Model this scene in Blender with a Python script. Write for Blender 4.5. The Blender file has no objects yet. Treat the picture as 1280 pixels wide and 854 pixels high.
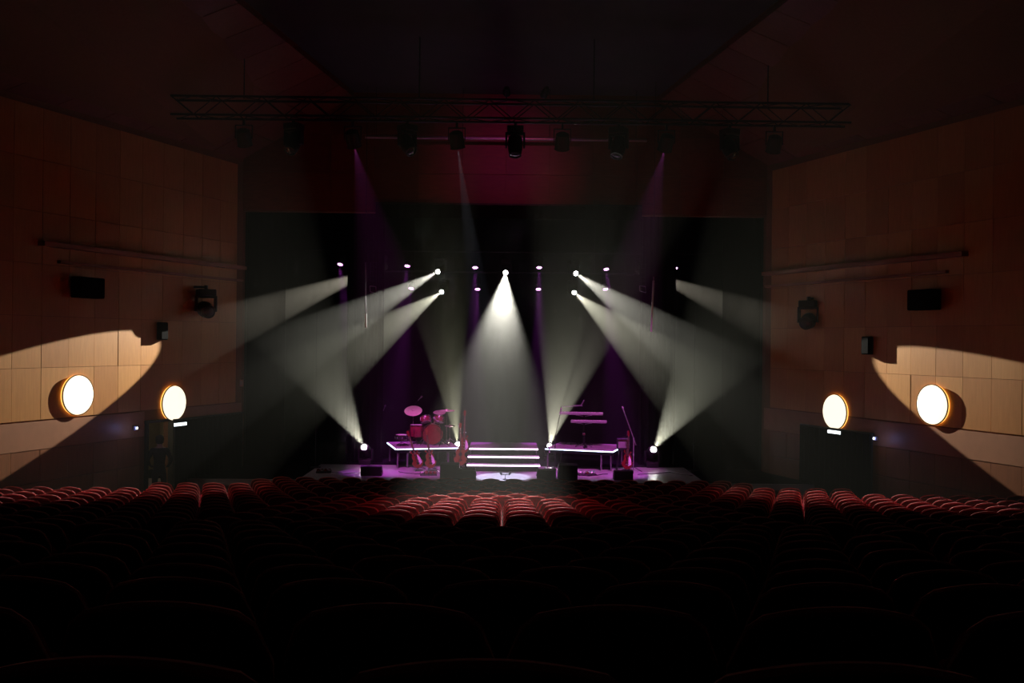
import bpy, bmesh, math, random
from mathutils import Vector, Matrix, Euler, Quaternion
random.seed(7)
PI = math.pi
S = bpy.context.scene
COL = S.collection

# ------------------------------------------------------------------ camera
CZ = 4.2                       # camera height above the front stalls floor
F = 1200.0                     # focal length in pixels of the 1280 wide frame
YAW, ROLL = 10/1200.0, 0.0105
cam = bpy.data.cameras.new('camera'); camo = bpy.data.objects.new('camera', cam); COL.objects.link(camo)
cam.sensor_width = 36; cam.lens = F/1280*36; cam.clip_end = 200; cam.clip_start = .02
CM = Matrix.Rotation(-YAW, 4, 'Z') @ Matrix.Rotation(PI/2, 4, 'X') @ Matrix.Rotation(ROLL, 4, 'Z')
camo.matrix_world = Matrix.Translation((0, 0, CZ)) @ CM
S.camera = camo
S.view_settings.view_transform = 'Standard'; S.view_settings.look = 'None'
S.view_settings.gamma = 1; S.view_settings.use_curve_mapping = False
S.view_settings.exposure = -0.12
S.cycles.use_denoising = True
S.cycles.max_bounces = 6; S.cycles.diffuse_bounces = 1; S.cycles.glossy_bounces = 2
S.cycles.transmission_bounces = 2; S.cycles.volume_bounces = 0
S.cycles.sample_clamp_indirect = 3.0
S.cycles.use_light_tree = True

# ------------------------------------------------------------------ world: no light from outside, thin stage haze in the air
HAZE = 0.0100
w = bpy.data.worlds.new('world'); S.world = w; w.use_nodes = True
nt = w.node_tree; nt.nodes.clear()
wo = nt.nodes.new('ShaderNodeOutputWorld'); bg = nt.nodes.new('ShaderNodeBackground')
bg.inputs[0].default_value = (0, 0, 0, 1); bg.inputs[1].default_value = 0
vs = nt.nodes.new('ShaderNodeVolumeScatter')
vs.inputs['Color'].default_value = (.98, .95, .88, 1); vs.inputs['Density'].default_value = HAZE
vs.inputs['Anisotropy'].default_value = .45
geo = nt.nodes.new('ShaderNodeNewGeometry'); sep = nt.nodes.new('ShaderNodeSeparateXYZ'); mr = nt.nodes.new('ShaderNodeMapRange')
mr.interpolation_type = 'SMOOTHSTEP'          # the haze machines stand on the stage: the air clears toward the stalls
mr.inputs['From Min'].default_value = 21.5; mr.inputs['From Max'].default_value = 28.5
mr.inputs['To Min'].default_value = HAZE*.12; mr.inputs['To Max'].default_value = HAZE
nt.links.new(geo.outputs['Position'], sep.inputs[0]); nt.links.new(sep.outputs['Y'], mr.inputs['Value']); nt.links.new(mr.outputs[0], vs.inputs['Density'])
S.cycles.volume_max_steps = 16
nt.links.new(bg.outputs[0], wo.inputs['Surface']); nt.links.new(vs.outputs[0], wo.inputs['Volume'])

# brightness of the lamps (used by the builders below)
P_WHITE = 15000; P_FLOOR = 7000; P_CENTRE = 72000; P_WALL = 14500; P_PAR = 1400

def ray(px, py):
    return (CM.to_3x3() @ Vector(((px-640)/F, -(py-427)/F, -1)))
def at(px, py, y):
    d = ray(px, py); d = d*(y/d.y); return Vector((d.x, d.y, d.z+CZ))
def xat(px, y): return at(px, 560, y).x
def at_z(px, py, z):                      # point of that pixel ray at height z
    d = ray(px, py); d = d*((z-CZ)/d.z); return Vector((d.x, d.y, z))

# ------------------------------------------------------------------ lights that no fixture builder owns
def spot(name, loc, d, power, color, full_deg, blend, radius=.04, parent=None):
    l = bpy.data.lights.new(name, 'SPOT'); l.energy = power; l.color = color
    l.spot_size = math.radians(full_deg); l.spot_blend = blend; l.shadow_soft_size = radius
    o = bpy.data.objects.new(name, l); COL.objects.link(o)
    o.rotation_mode = 'QUATERNION'
    o.rotation_quaternion = Vector(d).to_track_quat('-Z', 'Y'); o.location = loc
    if parent: o.parent = parent
    return o

# ------------------------------------------------------------------ materials
def mat(name, color, rough=.6, metal=0, emit=None, estr=0, noise=None, nscale=20, bump=0, spec=.5, sheen=0, nolight=False, stretch=None):
    m = bpy.data.materials.new(name); m.use_nodes = True
    n = m.node_tree; b = n.nodes['Principled BSDF']
    b.inputs['Base Color'].default_value = (*color, 1); b.inputs['Roughness'].default_value = rough
    b.inputs['Metallic'].default_value = metal; b.inputs['Specular IOR Level'].default_value = spec
    if sheen:
        b.inputs['Sheen Weight'].default_value = sheen; b.inputs['Sheen Roughness'].default_value = .4
        b.inputs['Sheen Tint'].default_value = (1, .25, .3, 1)
    if emit:
        b.inputs['Emission Color'].default_value = (*emit, 1); b.inputs['Emission Strength'].default_value = estr
        if nolight: m.cycles.emission_sampling = 'NONE'
    if noise or bump:
        tc = n.nodes.new('ShaderNodeTexCoord'); mp = n.nodes.new('ShaderNodeMapping')
        if stretch: mp.inputs['Scale'].default_value = stretch
        tx = n.nodes.new('ShaderNodeTexNoise'); tx.inputs['Scale'].default_value = nscale; tx.inputs['Detail'].default_value = 4
        n.links.new(tc.outputs['Object'], mp.inputs[0]); n.links.new(mp.outputs[0], tx.inputs['Vector'])
        if noise:
            r = n.nodes.new('ShaderNodeValToRGB')
            r.color_ramp.elements[0].position = .3; r.color_ramp.elements[1].position = .7
            r.color_ramp.elements[0].color = (*color, 1); r.color_ramp.elements[1].color = (*noise, 1)
            n.links.new(tx.outputs[0], r.inputs[0]); n.links.new(r.outputs[0], b.inputs['Base Color'])
        if bump:
            bp = n.nodes.new('ShaderNodeBump'); bp.inputs['Strength'].default_value = bump; bp.inputs['Distance'].default_value = .01
            n.links.new(tx.outputs[0], bp.inputs['Height']); n.links.new(bp.outputs[0], b.inputs['Normal'])
    return m
M = {}
M['velvet'] = mat('red_velvet', (.20, .008, .017), .85, noise=(.26, .011, .022), nscale=30, bump=.2, spec=0, sheen=.05)
M['velvet_back'] = mat('red_seat_back', (.16, .007, .014), .9, noise=(.20, .009, .018), nscale=25, spec=0)
M['piping'] = mat('red_piping', (.92, .27, .27), .8, noise=(.96, .31, .30), nscale=60, spec=.03, sheen=.4)
M['armrest'] = mat('armrest_black', (.012, .009, .009), .9, noise=(.018, .013, .013), nscale=12, spec=.05)
M['plate'] = mat('plate_metal', (.7, .68, .62), .3, 1, noise=(.8, .78, .7))
M['black'] = mat('black_paint', (.008, .008, .009), .55, noise=(.014, .014, .015), nscale=12)
M['dark_metal'] = mat('dark_metal', (.02, .02, .022), .4, .8, noise=(.03, .03, .032), nscale=30)
M['drape'] = mat('black_drape', (.004, .004, .005), .95, noise=(.007, .007, .008), nscale=8, spec=.05, stretch=(6, 6, .4))
M['wood'] = [mat('pale_wood_%s' % n, a, .42, noise=b, nscale=4, bump=.05, stretch=(6, 6, .6)) for n, a, b in
             (('warm', (.47, .20, .045), (.54, .245, .058)), ('light', (.51, .23, .058), (.58, .275, .075)), ('deep', (.43, .175, .038), (.49, .21, .05)))]
M['wood_low'] = [mat('brown_wood_%s' % n, a, .45, noise=b, nscale=4, bump=.05, stretch=(6, 6, .6)) for n, a, b in
             (('one', (.20, .06, .010), (.24, .075, .014)), ('two', (.18, .05, .008), (.22, .065, .012)))]
M['band'] = mat('band_wood', (.30, .12, .05), .5, noise=(.34, .14, .06), nscale=5)
M['joint'] = mat('wall_joint', (.16, .06, .02), .8, noise=(.19, .075, .025))
M['redwood'] = [mat('red_brown_wood_%s' % n, a, .5, noise=b, nscale=3, bump=.05, stretch=(1, 6, 6)) for n, a, b in
             (('one', (.16, .035, .015), (.21, .05, .02)), ('two', (.13, .028, .012), (.17, .04, .016)))]
M['ceiling'] = mat('ceiling_dark', (.03, .028, .034), .8, noise=(.04, .036, .045), nscale=2)
M['carpet'] = mat('dark_carpet', (.035, .008, .010), .95, noise=(.05, .012, .014), nscale=60)
M['stage'] = mat('stage_floor', (.30, .27, .30), .38, noise=(.38, .34, .38), nscale=3, bump=.03, stretch=(1, 6, 1))
M['deck'] = mat('riser_deck', (.26, .22, .25), .45, noise=(.32, .27, .30), nscale=9)
M['riser_frame'] = mat('riser_aluminium', (.30, .30, .32), .35, .8, noise=(.36, .36, .38))
M['strip'] = mat('led_strip', (.8, .8, .9), .4, emit=(.62, .80, 1.0), estr=4.0)
M['strip_purple'] = mat('led_strip_pink', (.8, .6, .9), .4, emit=(1.0, .74, .98), estr=3.6)
M['lens'] = mat('beam_lens', (.9, .9, .85), .2, emit=(1, 1, .93), estr=60, nolight=True)
M['led'] = mat('par_led', (.9, .5, .9), .2, emit=(1, .42, 1), estr=9, nolight=True)
M['glass_dark'] = mat('dark_lens', (.03, .03, .04), .1, noise=(.04, .04, .05), spec=.8)
M['lamp'] = mat('lamp_diffuser', (.9, .85, .75), .4, emit=(1, .88, .66), estr=1.5)
M['lamp_back'] = mat('lamp_backlight', (.9, .6, .3), .4, emit=(1, .45, .09), estr=2.2)
M['brass'] = mat('lamp_rim', (.10, .06, .03), .4, .6, noise=(.13, .08, .04))
M['sign'] = mat('sign_light', (.9, .95, 1), .4, emit=(.85, .95, 1), estr=3.0)
M['sign_pale'] = mat('pale_sign', (.55, .38, .36), .5, noise=(.6, .42, .40))
M['plaster'] = mat('tan_plaster', (.46, .36, .20), .8, noise=(.52, .41, .24), nscale=6)
M['chrome'] = mat('chrome', (.8, .8, .8), .18, 1, noise=(.88, .88, .88))
M['rod'] = mat('brushed_steel', (.85, .85, .85), .42, 1, noise=(.9, .9, .9))
M['cymbal'] = mat('cymbal_bronze', (.80, .62, .55), .4, .4, noise=(.86, .68, .6), nscale=40)
M['drum'] = mat('red_sparkle_shell', (.16, .01, .03), .3, noise=(.26, .03, .05), nscale=200, spec=.8)
M['skin_drum'] = mat('drum_head', (.75, .72, .72), .5, noise=(.8, .77, .77))
M['bass_head'] = mat('dark_red_head', (.14, .016, .014), .45, noise=(.18, .02, .018))
M['guitar_red'] = mat('red_lacquer', (.16, .02, .018), .2, noise=(.2, .03, .022), nscale=6, spec=.8)
M['guitar_wood'] = mat('amber_lacquer', (.18, .06, .025), .25, noise=(.22, .08, .03), nscale=6, spec=.8)
M['fretboard'] = mat('fretboard', (.09, .05, .03), .5, noise=(.12, .07, .04))
M['white_key'] = mat('white_keys', (.75, .75, .75), .35, noise=(.8, .8, .8))
M['silver'] = mat('silver_paint', (.45, .43, .46), .35, .5, noise=(.5, .48, .51))
M['cloth'] = mat('dark_clothing', (.012, .012, .015), .9, noise=(.02, .02, .024), nscale=20)
M['skin'] = mat('skin', (.45, .25, .17), .6, noise=(.5, .28, .2))
M['hair'] = mat('dark_hair', (.02, .014, .01), .7, noise=(.03, .02, .015))
M['rubber'] = mat('rubber', (.012, .012, .012), .7, noise=(.018, .018, .018))

# ------------------------------------------------------------------ mesh helpers
class B:
    def __init__(s): s.v = []; s.f = []; s.m = []; s.mi = 0
    def add(s, vs, fs):
        o = len(s.v); s.v += [Vector(v) for v in vs]; s.f += [[i+o for i in f] for f in fs]; s.m += [s.mi]*len(fs); return s
    def box(s, c, d, rot=None):
        x, y, z = d[0]/2, d[1]/2, d[2]/2
        vs = [Vector((a*x, b*y, e*z)) for a in (-1, 1) for b in (-1, 1) for e in (-1, 1)]
        if rot is not None: vs = [rot @ v for v in vs]
        return s.add([v+Vector(c) for v in vs], [(0,1,3,2),(4,6,7,5),(0,4,5,1),(2,3,7,6),(0,2,6,4),(1,5,7,3)])
    def cbox(s, c, d, ch=.01, rot=None):        # chamfered box
        bm = bmesh.new(); bmesh.ops.create_cube(bm, size=1)
        for v in bm.verts: v.co = Vector((v.co.x*d[0], v.co.y*d[1], v.co.z*d[2]))
        bmesh.ops.bevel(bm, geom=bm.edges[:], offset=ch, segments=1, affect='EDGES')
        vs = [v.co.copy() for v in bm.verts]; bm.verts.index_update()
        fs = [[v.index for v in f.verts] for f in bm.faces]; bm.free()
        if rot is not None: vs = [rot @ v for v in vs]
        return s.add([v+Vector(c) for v in vs], fs)
    def tube(s, pts, r, n=8, r2=None, cap=True):
        pts = [Vector(p) for p in pts]; rings = []
        N = len(pts)
        for i, p in enumerate(pts):
            t = (pts[min(i+1, N-1)]-pts[max(i-1, 0)]).normalized()
            a = t.cross(Vector((0, 0, 1)))
            if a.length < .05: a = t.cross(Vector((1, 0, 0)))
            a.normalize(); b = t.cross(a)
            rr = r if r2 is None else r+(r2-r)*i/(N-1)
            if isinstance(r, (list, tuple)): rr = r[i]
            rings.append([p+(a*math.cos(2*PI*k/n)+b*math.sin(2*PI*k/n))*rr for k in range(n)])
        vs = [v for rg in rings for v in rg]; fs = []
        for i in range(N-1):
            for k in range(n):
                fs.append((i*n+k, i*n+(k+1)%n, (i+1)*n+(k+1)%n, (i+1)*n+k))
        if cap: fs += [tuple(range(n))[::-1], tuple((N-1)*n+k for k in range(n))]
        return s.add(vs, fs)
    def lathe(s, prof, n=20, M4=None):          # prof: (r, z) about local z
        vs = []; fs = []
        for r, z in prof:
            for k in range(n): vs.append(Vector((r*math.cos(2*PI*k/n), r*math.sin(2*PI*k/n), z)))
        m = len(prof)
        for i in range(m-1):
            for k in range(n): fs.append((i*n+k, i*n+(k+1)%n, (i+1)*n+(k+1)%n, (i+1)*n+k))
        fs += [tuple(range(n))[::-1], tuple((m-1)*n+k for k in range(n))]
        if M4 is not None: vs = [M4 @ v for v in vs]
        return s.add(vs, fs)
    def prism(s, poly, t, M4=None):             # poly in local xz, thickness t along y
        n = len(poly)
        vs = [Vector((x, -t/2, z)) for x, z in poly]+[Vector((x, t/2, z)) for x, z in poly]
        fs = [tuple(range(n)), tuple(range(n, 2*n))[::-1]]+[(i, i+n, (i+1)%n+n, (i+1)%n) for i in range(n)]
        if M4 is not None: vs = [M4 @ v for v in vs]
        return s.add(vs, fs)
    def quad(s, a, b, c, d): return s.add([a, b, c, d], [(0, 1, 2, 3)])
    def mesh(s, name, mats, smooth=False):
        me = bpy.data.meshes.new(name); me.from_pydata([tuple(v) for v in s.v], [], s.f)
        if not isinstance(mats, (list, tuple)): mats = [mats]
        for m in mats: me.materials.append(m)
        if len(mats) > 1: me.polygons.foreach_set('material_index', s.m)
        bm = bmesh.new(); bm.from_mesh(me); bmesh.ops.recalc_face_normals(bm, faces=bm.faces[:]); bm.to_mesh(me); bm.free()
        if smooth:
            me.polygons.foreach_set('use_smooth', [True]*len(me.polygons))
            try: me.set_sharp_from_angle(angle=math.radians(40))
            except Exception: pass
        me.update(); return me
def link(name, me, parent=None, loc=None):
    o = bpy.data.objects.new(name, me); COL.objects.link(o)
    if parent: o.parent = parent
    if loc is not None: o.location = loc
    return o
def obj(name, b, m, parent=None, smooth=False, loc=None): return link(name, b.mesh(name, m, smooth), parent, loc)
def tag(o, label=None, cat=None, group=None, kind=None):
    if label: o['label'] = label
    if cat: o['category'] = cat
    if group: o['group'] = group
    if kind: o['kind'] = kind
    return o
def thing(name, label, cat, loc=(0, 0, 0), rz=0, group=None):
    o = bpy.data.objects.new(name, None); COL.objects.link(o); o.empty_display_size = .1
    o.location = loc; o.rotation_euler = (0, 0, rz); return tag(o, label, cat, group)
def struct(name, b, m, label=None, smooth=False):
    return tag(obj(name, b, m, None, smooth), label, None, None, 'structure')
def copy_tree(o, parent=None):
    c = o.copy(); COL.objects.link(c)
    if parent: c.parent = parent
    for ch in list(o.children): copy_tree(ch, c)
    return c
def align(p, d):           # matrix taking local z to d, at p
    return Matrix.Translation(p) @ Vector(d).to_track_quat('Z', 'Y').to_matrix().to_4x4()

# ------------------------------------------------------------------ the hall
STAGE_Z = CZ-3.64
STAGE_Y = 24.9
PRO_Y = 27.2
def wx(y): return 9.54-.38*(y-21.6)          # half width of the hall at depth y
WD = Vector((-.38, 1, 0)).normalized()       # direction of the right wall going deeper
TP = [(1.55, .49), (5, 1.12), (10.5, 1.94), (15.0, 2.50), (18.3, 2.87), (23.1, 3.31), (30, 3.7)]
def seat_top(y):
    for (a, p), (b, q) in zip(TP, TP[1:]):
        if y <= b: return CZ-(p+(q-p)*(y-a)/(b-a))
    return CZ-3.7
SEAT_H = .88
def row_floor(k): return max(0, seat_top(1.55+.9*k)-SEAT_H)

# floor: stepped stalls
b = B()
for k in range(-3, 27):
    y0 = 1.55+.9*k-.62; y1 = y0+.9; z = row_floor(k)
    if k < 0: z = row_floor(0)+.19*(-k)
    if k == 26: y1 = 27.3
    b.box((0, (y0+y1)/2, (z-.6)/2), (36, y1-y0, z+.6))
struct('floor', b, M['carpet'], 'dark red carpeted floor stepping down to the stage')
b = B(); b.box((0, 29.8, STAGE_Z-.15), (20.4, 9.8, .30)); sf = struct('stage_floor', b, M['stage'], 'grey stage floor lit violet and white')
b = B(); b.box((0, 31.35, STAGE_Z+.001), (20.2, 6.6, .006)); struct('stage_floor_rear_shade', b, M['drape'], 'black sheet standing in for shade on the rear stage floor')  # black sheet added to keep the unlit rear floor dark
b = B(); b.box((0, STAGE_Y+.03, STAGE_Z/2-.15), (14.9, .06, STAGE_Z-.02)); struct('stage_front', b, M['black'], 'black front of the low stage')

# side walls: wood panels over a dark backing, brown base, cornice ledges, exit recesses
PW, PH = .75, 1.11
BAND = CZ-1.80
def wall_box(bb, side, y0, y1, z0, z1, off0, off1):
    # slab along the splayed wall between depths y0,y1; off = distance into the hall from the wall line
    n = Vector((-.38*0-1, -.38, 0)).normalized()        # inward normal of the right wall
    pts = []
    for y in (y0, y1):
        p = Vector((wx(y), y, 0))
        for off in (off0, off1):
            q = p+n*off
            for z in (z0, z1): pts.append(Vector((side*q.x, q.y, z)))
    bb.add(pts, [(0,1,3,2),(4,6,7,5),(0,4,5,1),(2,3,7,6),(0,2,6,4),(1,5,7,3)])
dz = PW*abs(WD.y)
for side, nm, label in ((-1, 'left', 'wood-panelled side wall on the left with an oval pool of light'), (1, 'right', 'wood-panelled side wall on the right with an oval pool of light')):
    b = B()
    oy0, oy1 = (23.62, 24.5)
    segs = [(-3.5, PRO_Y)] if side == 1 else None
    if side == 1: wall_box(b, side, -3.5, PRO_Y, -.6, 9.3, -.25, 0)
    else:
        wall_box(b, side, -3.5, oy0, -.6, 9.3, -.25, 0); wall_box(b, side, oy1, PRO_Y, -.6, 9.3, -.25, 0)
        wall_box(b, side, oy0, oy1, 2.1, 9.3, -.25, 0)
    wo_ = struct('wall_'+nm, b, M['joint'], label)
    # panels
    cnt = 0
    y = 8.0; i = 0
    lo = {}
    while y+dz < PRO_Y-.05:
        for r in range(7):
            z0 = BAND+.02+r*PH
            if z0+PH > 9.3: continue
            if side == -1 and r == 0 and False: continue
            bb = B(); g = .0035
            off = .022+random.uniform(-.003, .003)
            stag = 0
            wall_box(bb, side, y+g, y+dz-g, z0+g, z0+PH-g, 0, off)
            obj('wall_panel', bb, random.choice(M['wood']), wo_)
        for (z0, z1) in ((BAND-1.30, BAND-.62), (BAND-2.4, BAND-1.32)):
            if side == -1 and y+dz > oy0-.02 and y < oy1+.02: continue
            bb = B(); wall_box(bb, side, y+g, y+dz-g, z0+g, z1-g, 0, .02+random.uniform(-.003, .003))
            obj('base_panel', bb, random.choice(M['wood_low']), wo_)
        y += dz; i += 1
    bb = B(); wall_box(bb, side, 2, PRO_Y-.02, BAND-.61, BAND-.01, 0, .026) if side == 1 else (wall_box(bb, side, 2, oy0-.06, BAND-.61, BAND-.01, 0, .026), wall_box(bb, side, oy1+.06, PRO_Y-.02, BAND-.61, BAND-.01, 0, .026))
    obj('wall_band', bb, M['band'], wo_)
    bb = B(); wall_box(bb, side, 20.5, PRO_Y-.1, CZ+1.93, CZ+2.03, 0, .22); wall_box(bb, side, 21, PRO_Y-.1, CZ+1.60, CZ+1.66, 0, .12)
    struct('trim_1' if side < 0 else 'trim_2', bb, M['band'], 'narrow wooden ledge running along the %s wall' % nm)

# back wall, ceiling, sloped side ceilings
b = B(); b.box((0, -3.3, 4.5), (37, .2, 10)); struct('wall_back', b, M['redwood'][1])
CH = CZ+7.0
def cx(y): return 4.3+(27.2-y)*.157
b = B(); b.add([(-cx(-3.3), -3.3, CH), (cx(-3.3), -3.3, CH), (4.3, 27.2, CH), (-4.3, 27.2, CH), (-cx(-3.3), -3.3, CH+.2), (cx(-3.3), -3.3, CH+.2), (4.3, 27.2, CH+.2), (-4.3, 27.2, CH+.2)],
    [(0,1,2,3),(4,5,6,7),(0,1,5,4),(1,2,6,5),(2,3,7,6),(3,0,4,7)])
struct('ceiling', b, M['ceiling'], 'dark central ceiling narrowing toward the stage')
for side, nm in ((-1, 'left'), (1, 'right')):
    root = None
    b = B(); t = .15
    def sc(y, f, up=0):      # f 0 at the central ceiling edge, 1 at the wall
        a = Vector((side*cx(y), y, CH-.12)); e = Vector((side*(wx(y)+.3), y, CZ+4.9)); return a+(e-a)*f+Vector((0, 0, up))
    b.add([sc(-3.3,0,t), sc(-3.3,1,t), sc(27.2,1,t), sc(27.2,0,t), sc(-3.3,0,t+.1), sc(-3.3,1,t+.1), sc(27.2,1,t+.1), sc(27.2,0,t+.1)],
        [(0,1,2,3),(4,5,6,7),(0,1,5,4),(1,2,6,5),(2,3,7,6),(3,0,4,7)])
    root = struct('ceiling_'+nm, b, M['joint'], 'sloping red-brown timber ceiling side on the '+nm)
    ys = [27.2-1.25*i for i in range(0, 15)]
    for ya, yb in zip(ys, ys[1:]):
        for f0, f1 in ((0, .33), (.33, .66), (.66, 1)):
            bb = B(); e = .012; q = .006
            c = [sc(yb+e, f0+q), sc(yb+e, f1-q), sc(ya-e, f1-q), sc(ya-e, f0+q)]
            bb.add(c+[v+Vector((0, 0, t-.01)) for v in c], [(0,1,2,3),(4,5,6,7),(0,1,5,4),(1,2,6,5),(2,3,7,6),(3,0,4,7)])
            obj('ceiling_panel', bb, random.choice(M['redwood']), root)

# proscenium wall with opening, stage house behind
OX, OT = 7.42, CZ+3.62
b = B()
b.box((0, PRO_Y+.15, (OT+CH+.3)/2), (2*OX, .3, CH+.3-OT))
for s_ in (-1, 1): b.box((s_*(OX+1.6), PRO_Y+.15, 5), (3.2, .3, 12))
pw = struct('wall_front', b, M['joint'], 'dark wall around the stage opening')
for i in range(12):
    for (z0, z1) in ((OT+.02, OT+1.1), (OT+1.1, OT+2.2), (OT+2.2, OT+3.3)):
        bb = B(); xw = 2*OX/12; bb.box((-OX+xw*(i+.5), PRO_Y-.012, (z0+z1)/2), (xw-.012, .026, z1-z0-.012)); obj('wall_panel', bb, random.choice(M['redwood']), pw)
b = B(); b.box((0, 34.6, 5), (21, .1, 10.6)); struct('wall_stage_back', b, M['drape'], 'black rear wall of the stage')
for s_, nm in ((-1, 'left'), (1, 'right')):
    b = B(); b.box((s_*10.3, 31, 5), (.1, 7.4, 10.6)); struct('wall_stage_'+nm, b, M['drape'])
b = B(); b.box((0, 31, CZ+5.9), (21, 7.4, .1)); struct('ceiling_stage', b, M['drape'])
# bar lit purple under the ceiling before the header
b = B(); b.tube([(-3.9, 26.6, CZ+5.62), (3.9, 26.6, CZ+5.62)], .04, 10)
t = thing('lighting_bar', 'bare horizontal pipe catching purple light above the stage opening', 'pipe', (0, 26.6, CZ+5.62))
b2 = B(); b2.tube([(-3.9, 0, 0), (3.9, 0, 0)], .045, 10); obj('pipe', b2, M['silver'], t, True)
for x in (-3.6, -1.2, 1.2, 3.6):
    b2 = B(); b2.tube([(x, 0, .04), (x, 0, 1.38)], .008, 6); obj('hanger', b2, M['dark_metal'], t)

# ------------------------------------------------------------------ drapes
def drape(name, label, x0, x1, y, z0, z1, amp=.035, wave=.22, group=None):
    t_ = thing(name, label, 'curtain', ((x0+x1)/2, y, z0), 0, group)
    n = max(8, int((x1-x0)/.055)); xs = [-(x1-x0)/2+(x1-x0)*i/n for i in range(n+1)]
    vs = []; fs = []
    for side in (0, 1):
        for z in (0, z1-z0):
            for x in xs: vs.append((x, amp*math.sin(2*PI*x/wave)+.015*math.sin(9*x+1)+(.02 if side else 0), z))
    N = n+1
    for i in range(n):
        fs += [(i, i+1, N+i+1, N+i), (2*N+i, 3*N+i, 3*N+i+1, 2*N+i+1), (i, 2*N+i, 2*N+i+1, i+1), (N+i, N+i+1, 3*N+i+1, 3*N+i)]
    fs += [(0, N, 3*N, 2*N), (n, 2*N+n, 3*N+n, N+n)]
    bb = B(); bb.add(vs, fs); obj('cloth', bb, M['drape'], t_, True)
    bb = B(); bb.box((0, .01, z1-z0+.02), (x1-x0, .05, .05)); obj('hem', bb, M['black'], t_)
    return t_
LEGY = 28.62
drape('masking_curtain', 'narrow black curtain leg on the left, left of the upper left beams', xat(432, LEGY), xat(478, LEGY), LEGY, STAGE_Z, CZ+5.7)
drape('masking_curtain', 'narrow black curtain leg on the right, right of the upper right beams', xat(798, LEGY), xat(843, LEGY), LEGY, STAGE_Z, CZ+5.7)
drape('side_tab', 'wide black curtain at the left edge of the stage opening', -OX+.03, -6.3, PRO_Y+.45, STAGE_Z, CZ+5.6, .02, .5)
drape('side_tab', 'wide black curtain at the right edge of the stage opening', 6.3, OX-.03, PRO_Y+.45, STAGE_Z, CZ+5.6, .02, .5)
drape('back_curtain', 'full width black curtain closing the rear of the stage', -8.5, 8.5, 34.0, STAGE_Z, CZ+5.6, .03, .8)
drape('valance', 'short dark valance hanging across the top of the stage opening', -3.65, 3.85, PRO_Y-.15, CZ+3.46, CZ+3.84, .02, .3)

b = B()
for s_ in (-1, 1): b.box((s_*7.75, 26.5, STAGE_Z+.001), (4.9, 3.1, .006))
struct('stage_floor_side_shade', b, M['drape'], 'black sheets standing in for shade at the far sides of the stage floor')  # shade at the floor sides made with two added black sheets
# black masking curtains over the side exits, door on the left
def wall_frame(side, y, off, z=0):      # matrix at the wall: local x along wall (deeper), local y out of wall into hall
    n = Vector((-side*1, -.38, 0)).normalized(); d = Vector((-side*.38, 1, 0)).normalized()
    p = Vector((side*wx(y), y, z))+n*off
    m = Matrix((( d.x, n.x, 0, p.x), (d.y, n.y, 0, p.y), (0, 0, 1, p.z), (0, 0, 0, 1))); return m
def wall_thing(name, label, cat, side, y, off, z, group=None):
    t_ = thing(name, label, cat, (0, 0, 0), 0, group); m = wall_frame(side, y, off, z)
    t_.matrix_world = Matrix.Translation(m.translation) @ Matrix.Rotation(math.atan2(m[1][0], m[0][0]), 4, 'Z')
    # local y must point into hall: for the right wall it is +90deg from local x, for the left -90deg
    return t_
def wall_y(px, side):            # depth where a pixel column meets the wall
    d = ray(px, 560); t_ = (9.54+.38*21.6)/(side*d.x+.38*d.y); return t_*d.y
INY = {-1: -1, 1: 1}             # sign of local y that points into the hall
def masking(side, pa, pb, ztop, label):
    ya, yb = wall_y(pa, side), wall_y(pb, side); ya, yb = min(ya, yb), max(ya, yb)
    L = (yb-ya)/WD.y
    t_ = wall_thing('masking_flat', label, 'curtain', side, ya, .12, 0)
    n = int(L/.05); amp = .03; vs = []; fs = []
    for k in (0, 1):
        for z in (0, ztop):
            for i in range(n+1):
                x = L*i/n; vs.append((x, amp*math.sin(2*PI*x/.2)+.02*k, z))
    N = n+1
    for i in range(n):
        fs += [(i, i+1, N+i+1, N+i), (2*N+i, 3*N+i, 3*N+i+1, 2*N+i+1), (i, 2*N+i, 2*N+i+1, i+1), (N+i, N+i+1, 3*N+i+1, 3*N+i)]
    bb = B(); bb.add(vs, fs); obj('cloth', bb, M['drape'], t_, True)
    bb = B(); bb.tube([(-.04, 0, ztop+.02), (L+.04, 0, ztop+.02)], .025, 8); obj('rail', bb, M['black'], t_)
    for x in (0, L):
        bb = B(); bb.tube([(x, 0, 0), (x, 0, ztop+.02)], .02, 8); obj('post', bb, M['black'], t_)
masking(-1, 213, 298, 2.10, 'black curtain beside the lit doorway on the left, below a round lamp')
masking(1, 1006, 1095, 2.05, 'black curtain below the round lamp nearest the stage on the right')

# left exit: frame, corridor, handrail
m = wall_frame(-1, 23.62, 0, 0)
t = thing('door_1', None, None); del_keys = None
t['kind'] = 'structure'; t['label'] = 'open doorway with a tan lit passage behind, left side wall'
t.matrix_world = Matrix.Translation(m.translation) @ Matrix.Rotation(math.atan2(m[1][0], m[0][0]), 4, 'Z')
Lg = (24.5-23.62)/WD.y
bb = B(); bb.box((0, -.0, 1.05), (.07, .16, 2.1)); bb.box((Lg, -.0, 1.05), (.07, .16, 2.1)); bb.box((Lg/2, 0, 2.13), (Lg+.14, .16, .07)); obj('door_frame', bb, M['black'], t)
bb = B(); bb.box((Lg/2, 1.9, 1.1), (Lg+3.6, .06, 2.6)); obj('passage_wall', bb, M['plaster'], t)
bb = B(); bb.box((-1.8, 1.05, 1.1), (.06, 1.7, 2.6)); bb.box((Lg+1.8, 1.05, 1.1), (.06, 1.7, 2.6)); obj('passage_side', bb, M['plaster'], t)
bb = B(); bb.box((Lg/2, 1.05, 2.42), (Lg+3.6, 1.7, .06)); bb.box((Lg/2, 1.05, -.03), (Lg+3.6, 1.7, .06)); obj('passage_lining', bb, M['carpet'], t)
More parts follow.
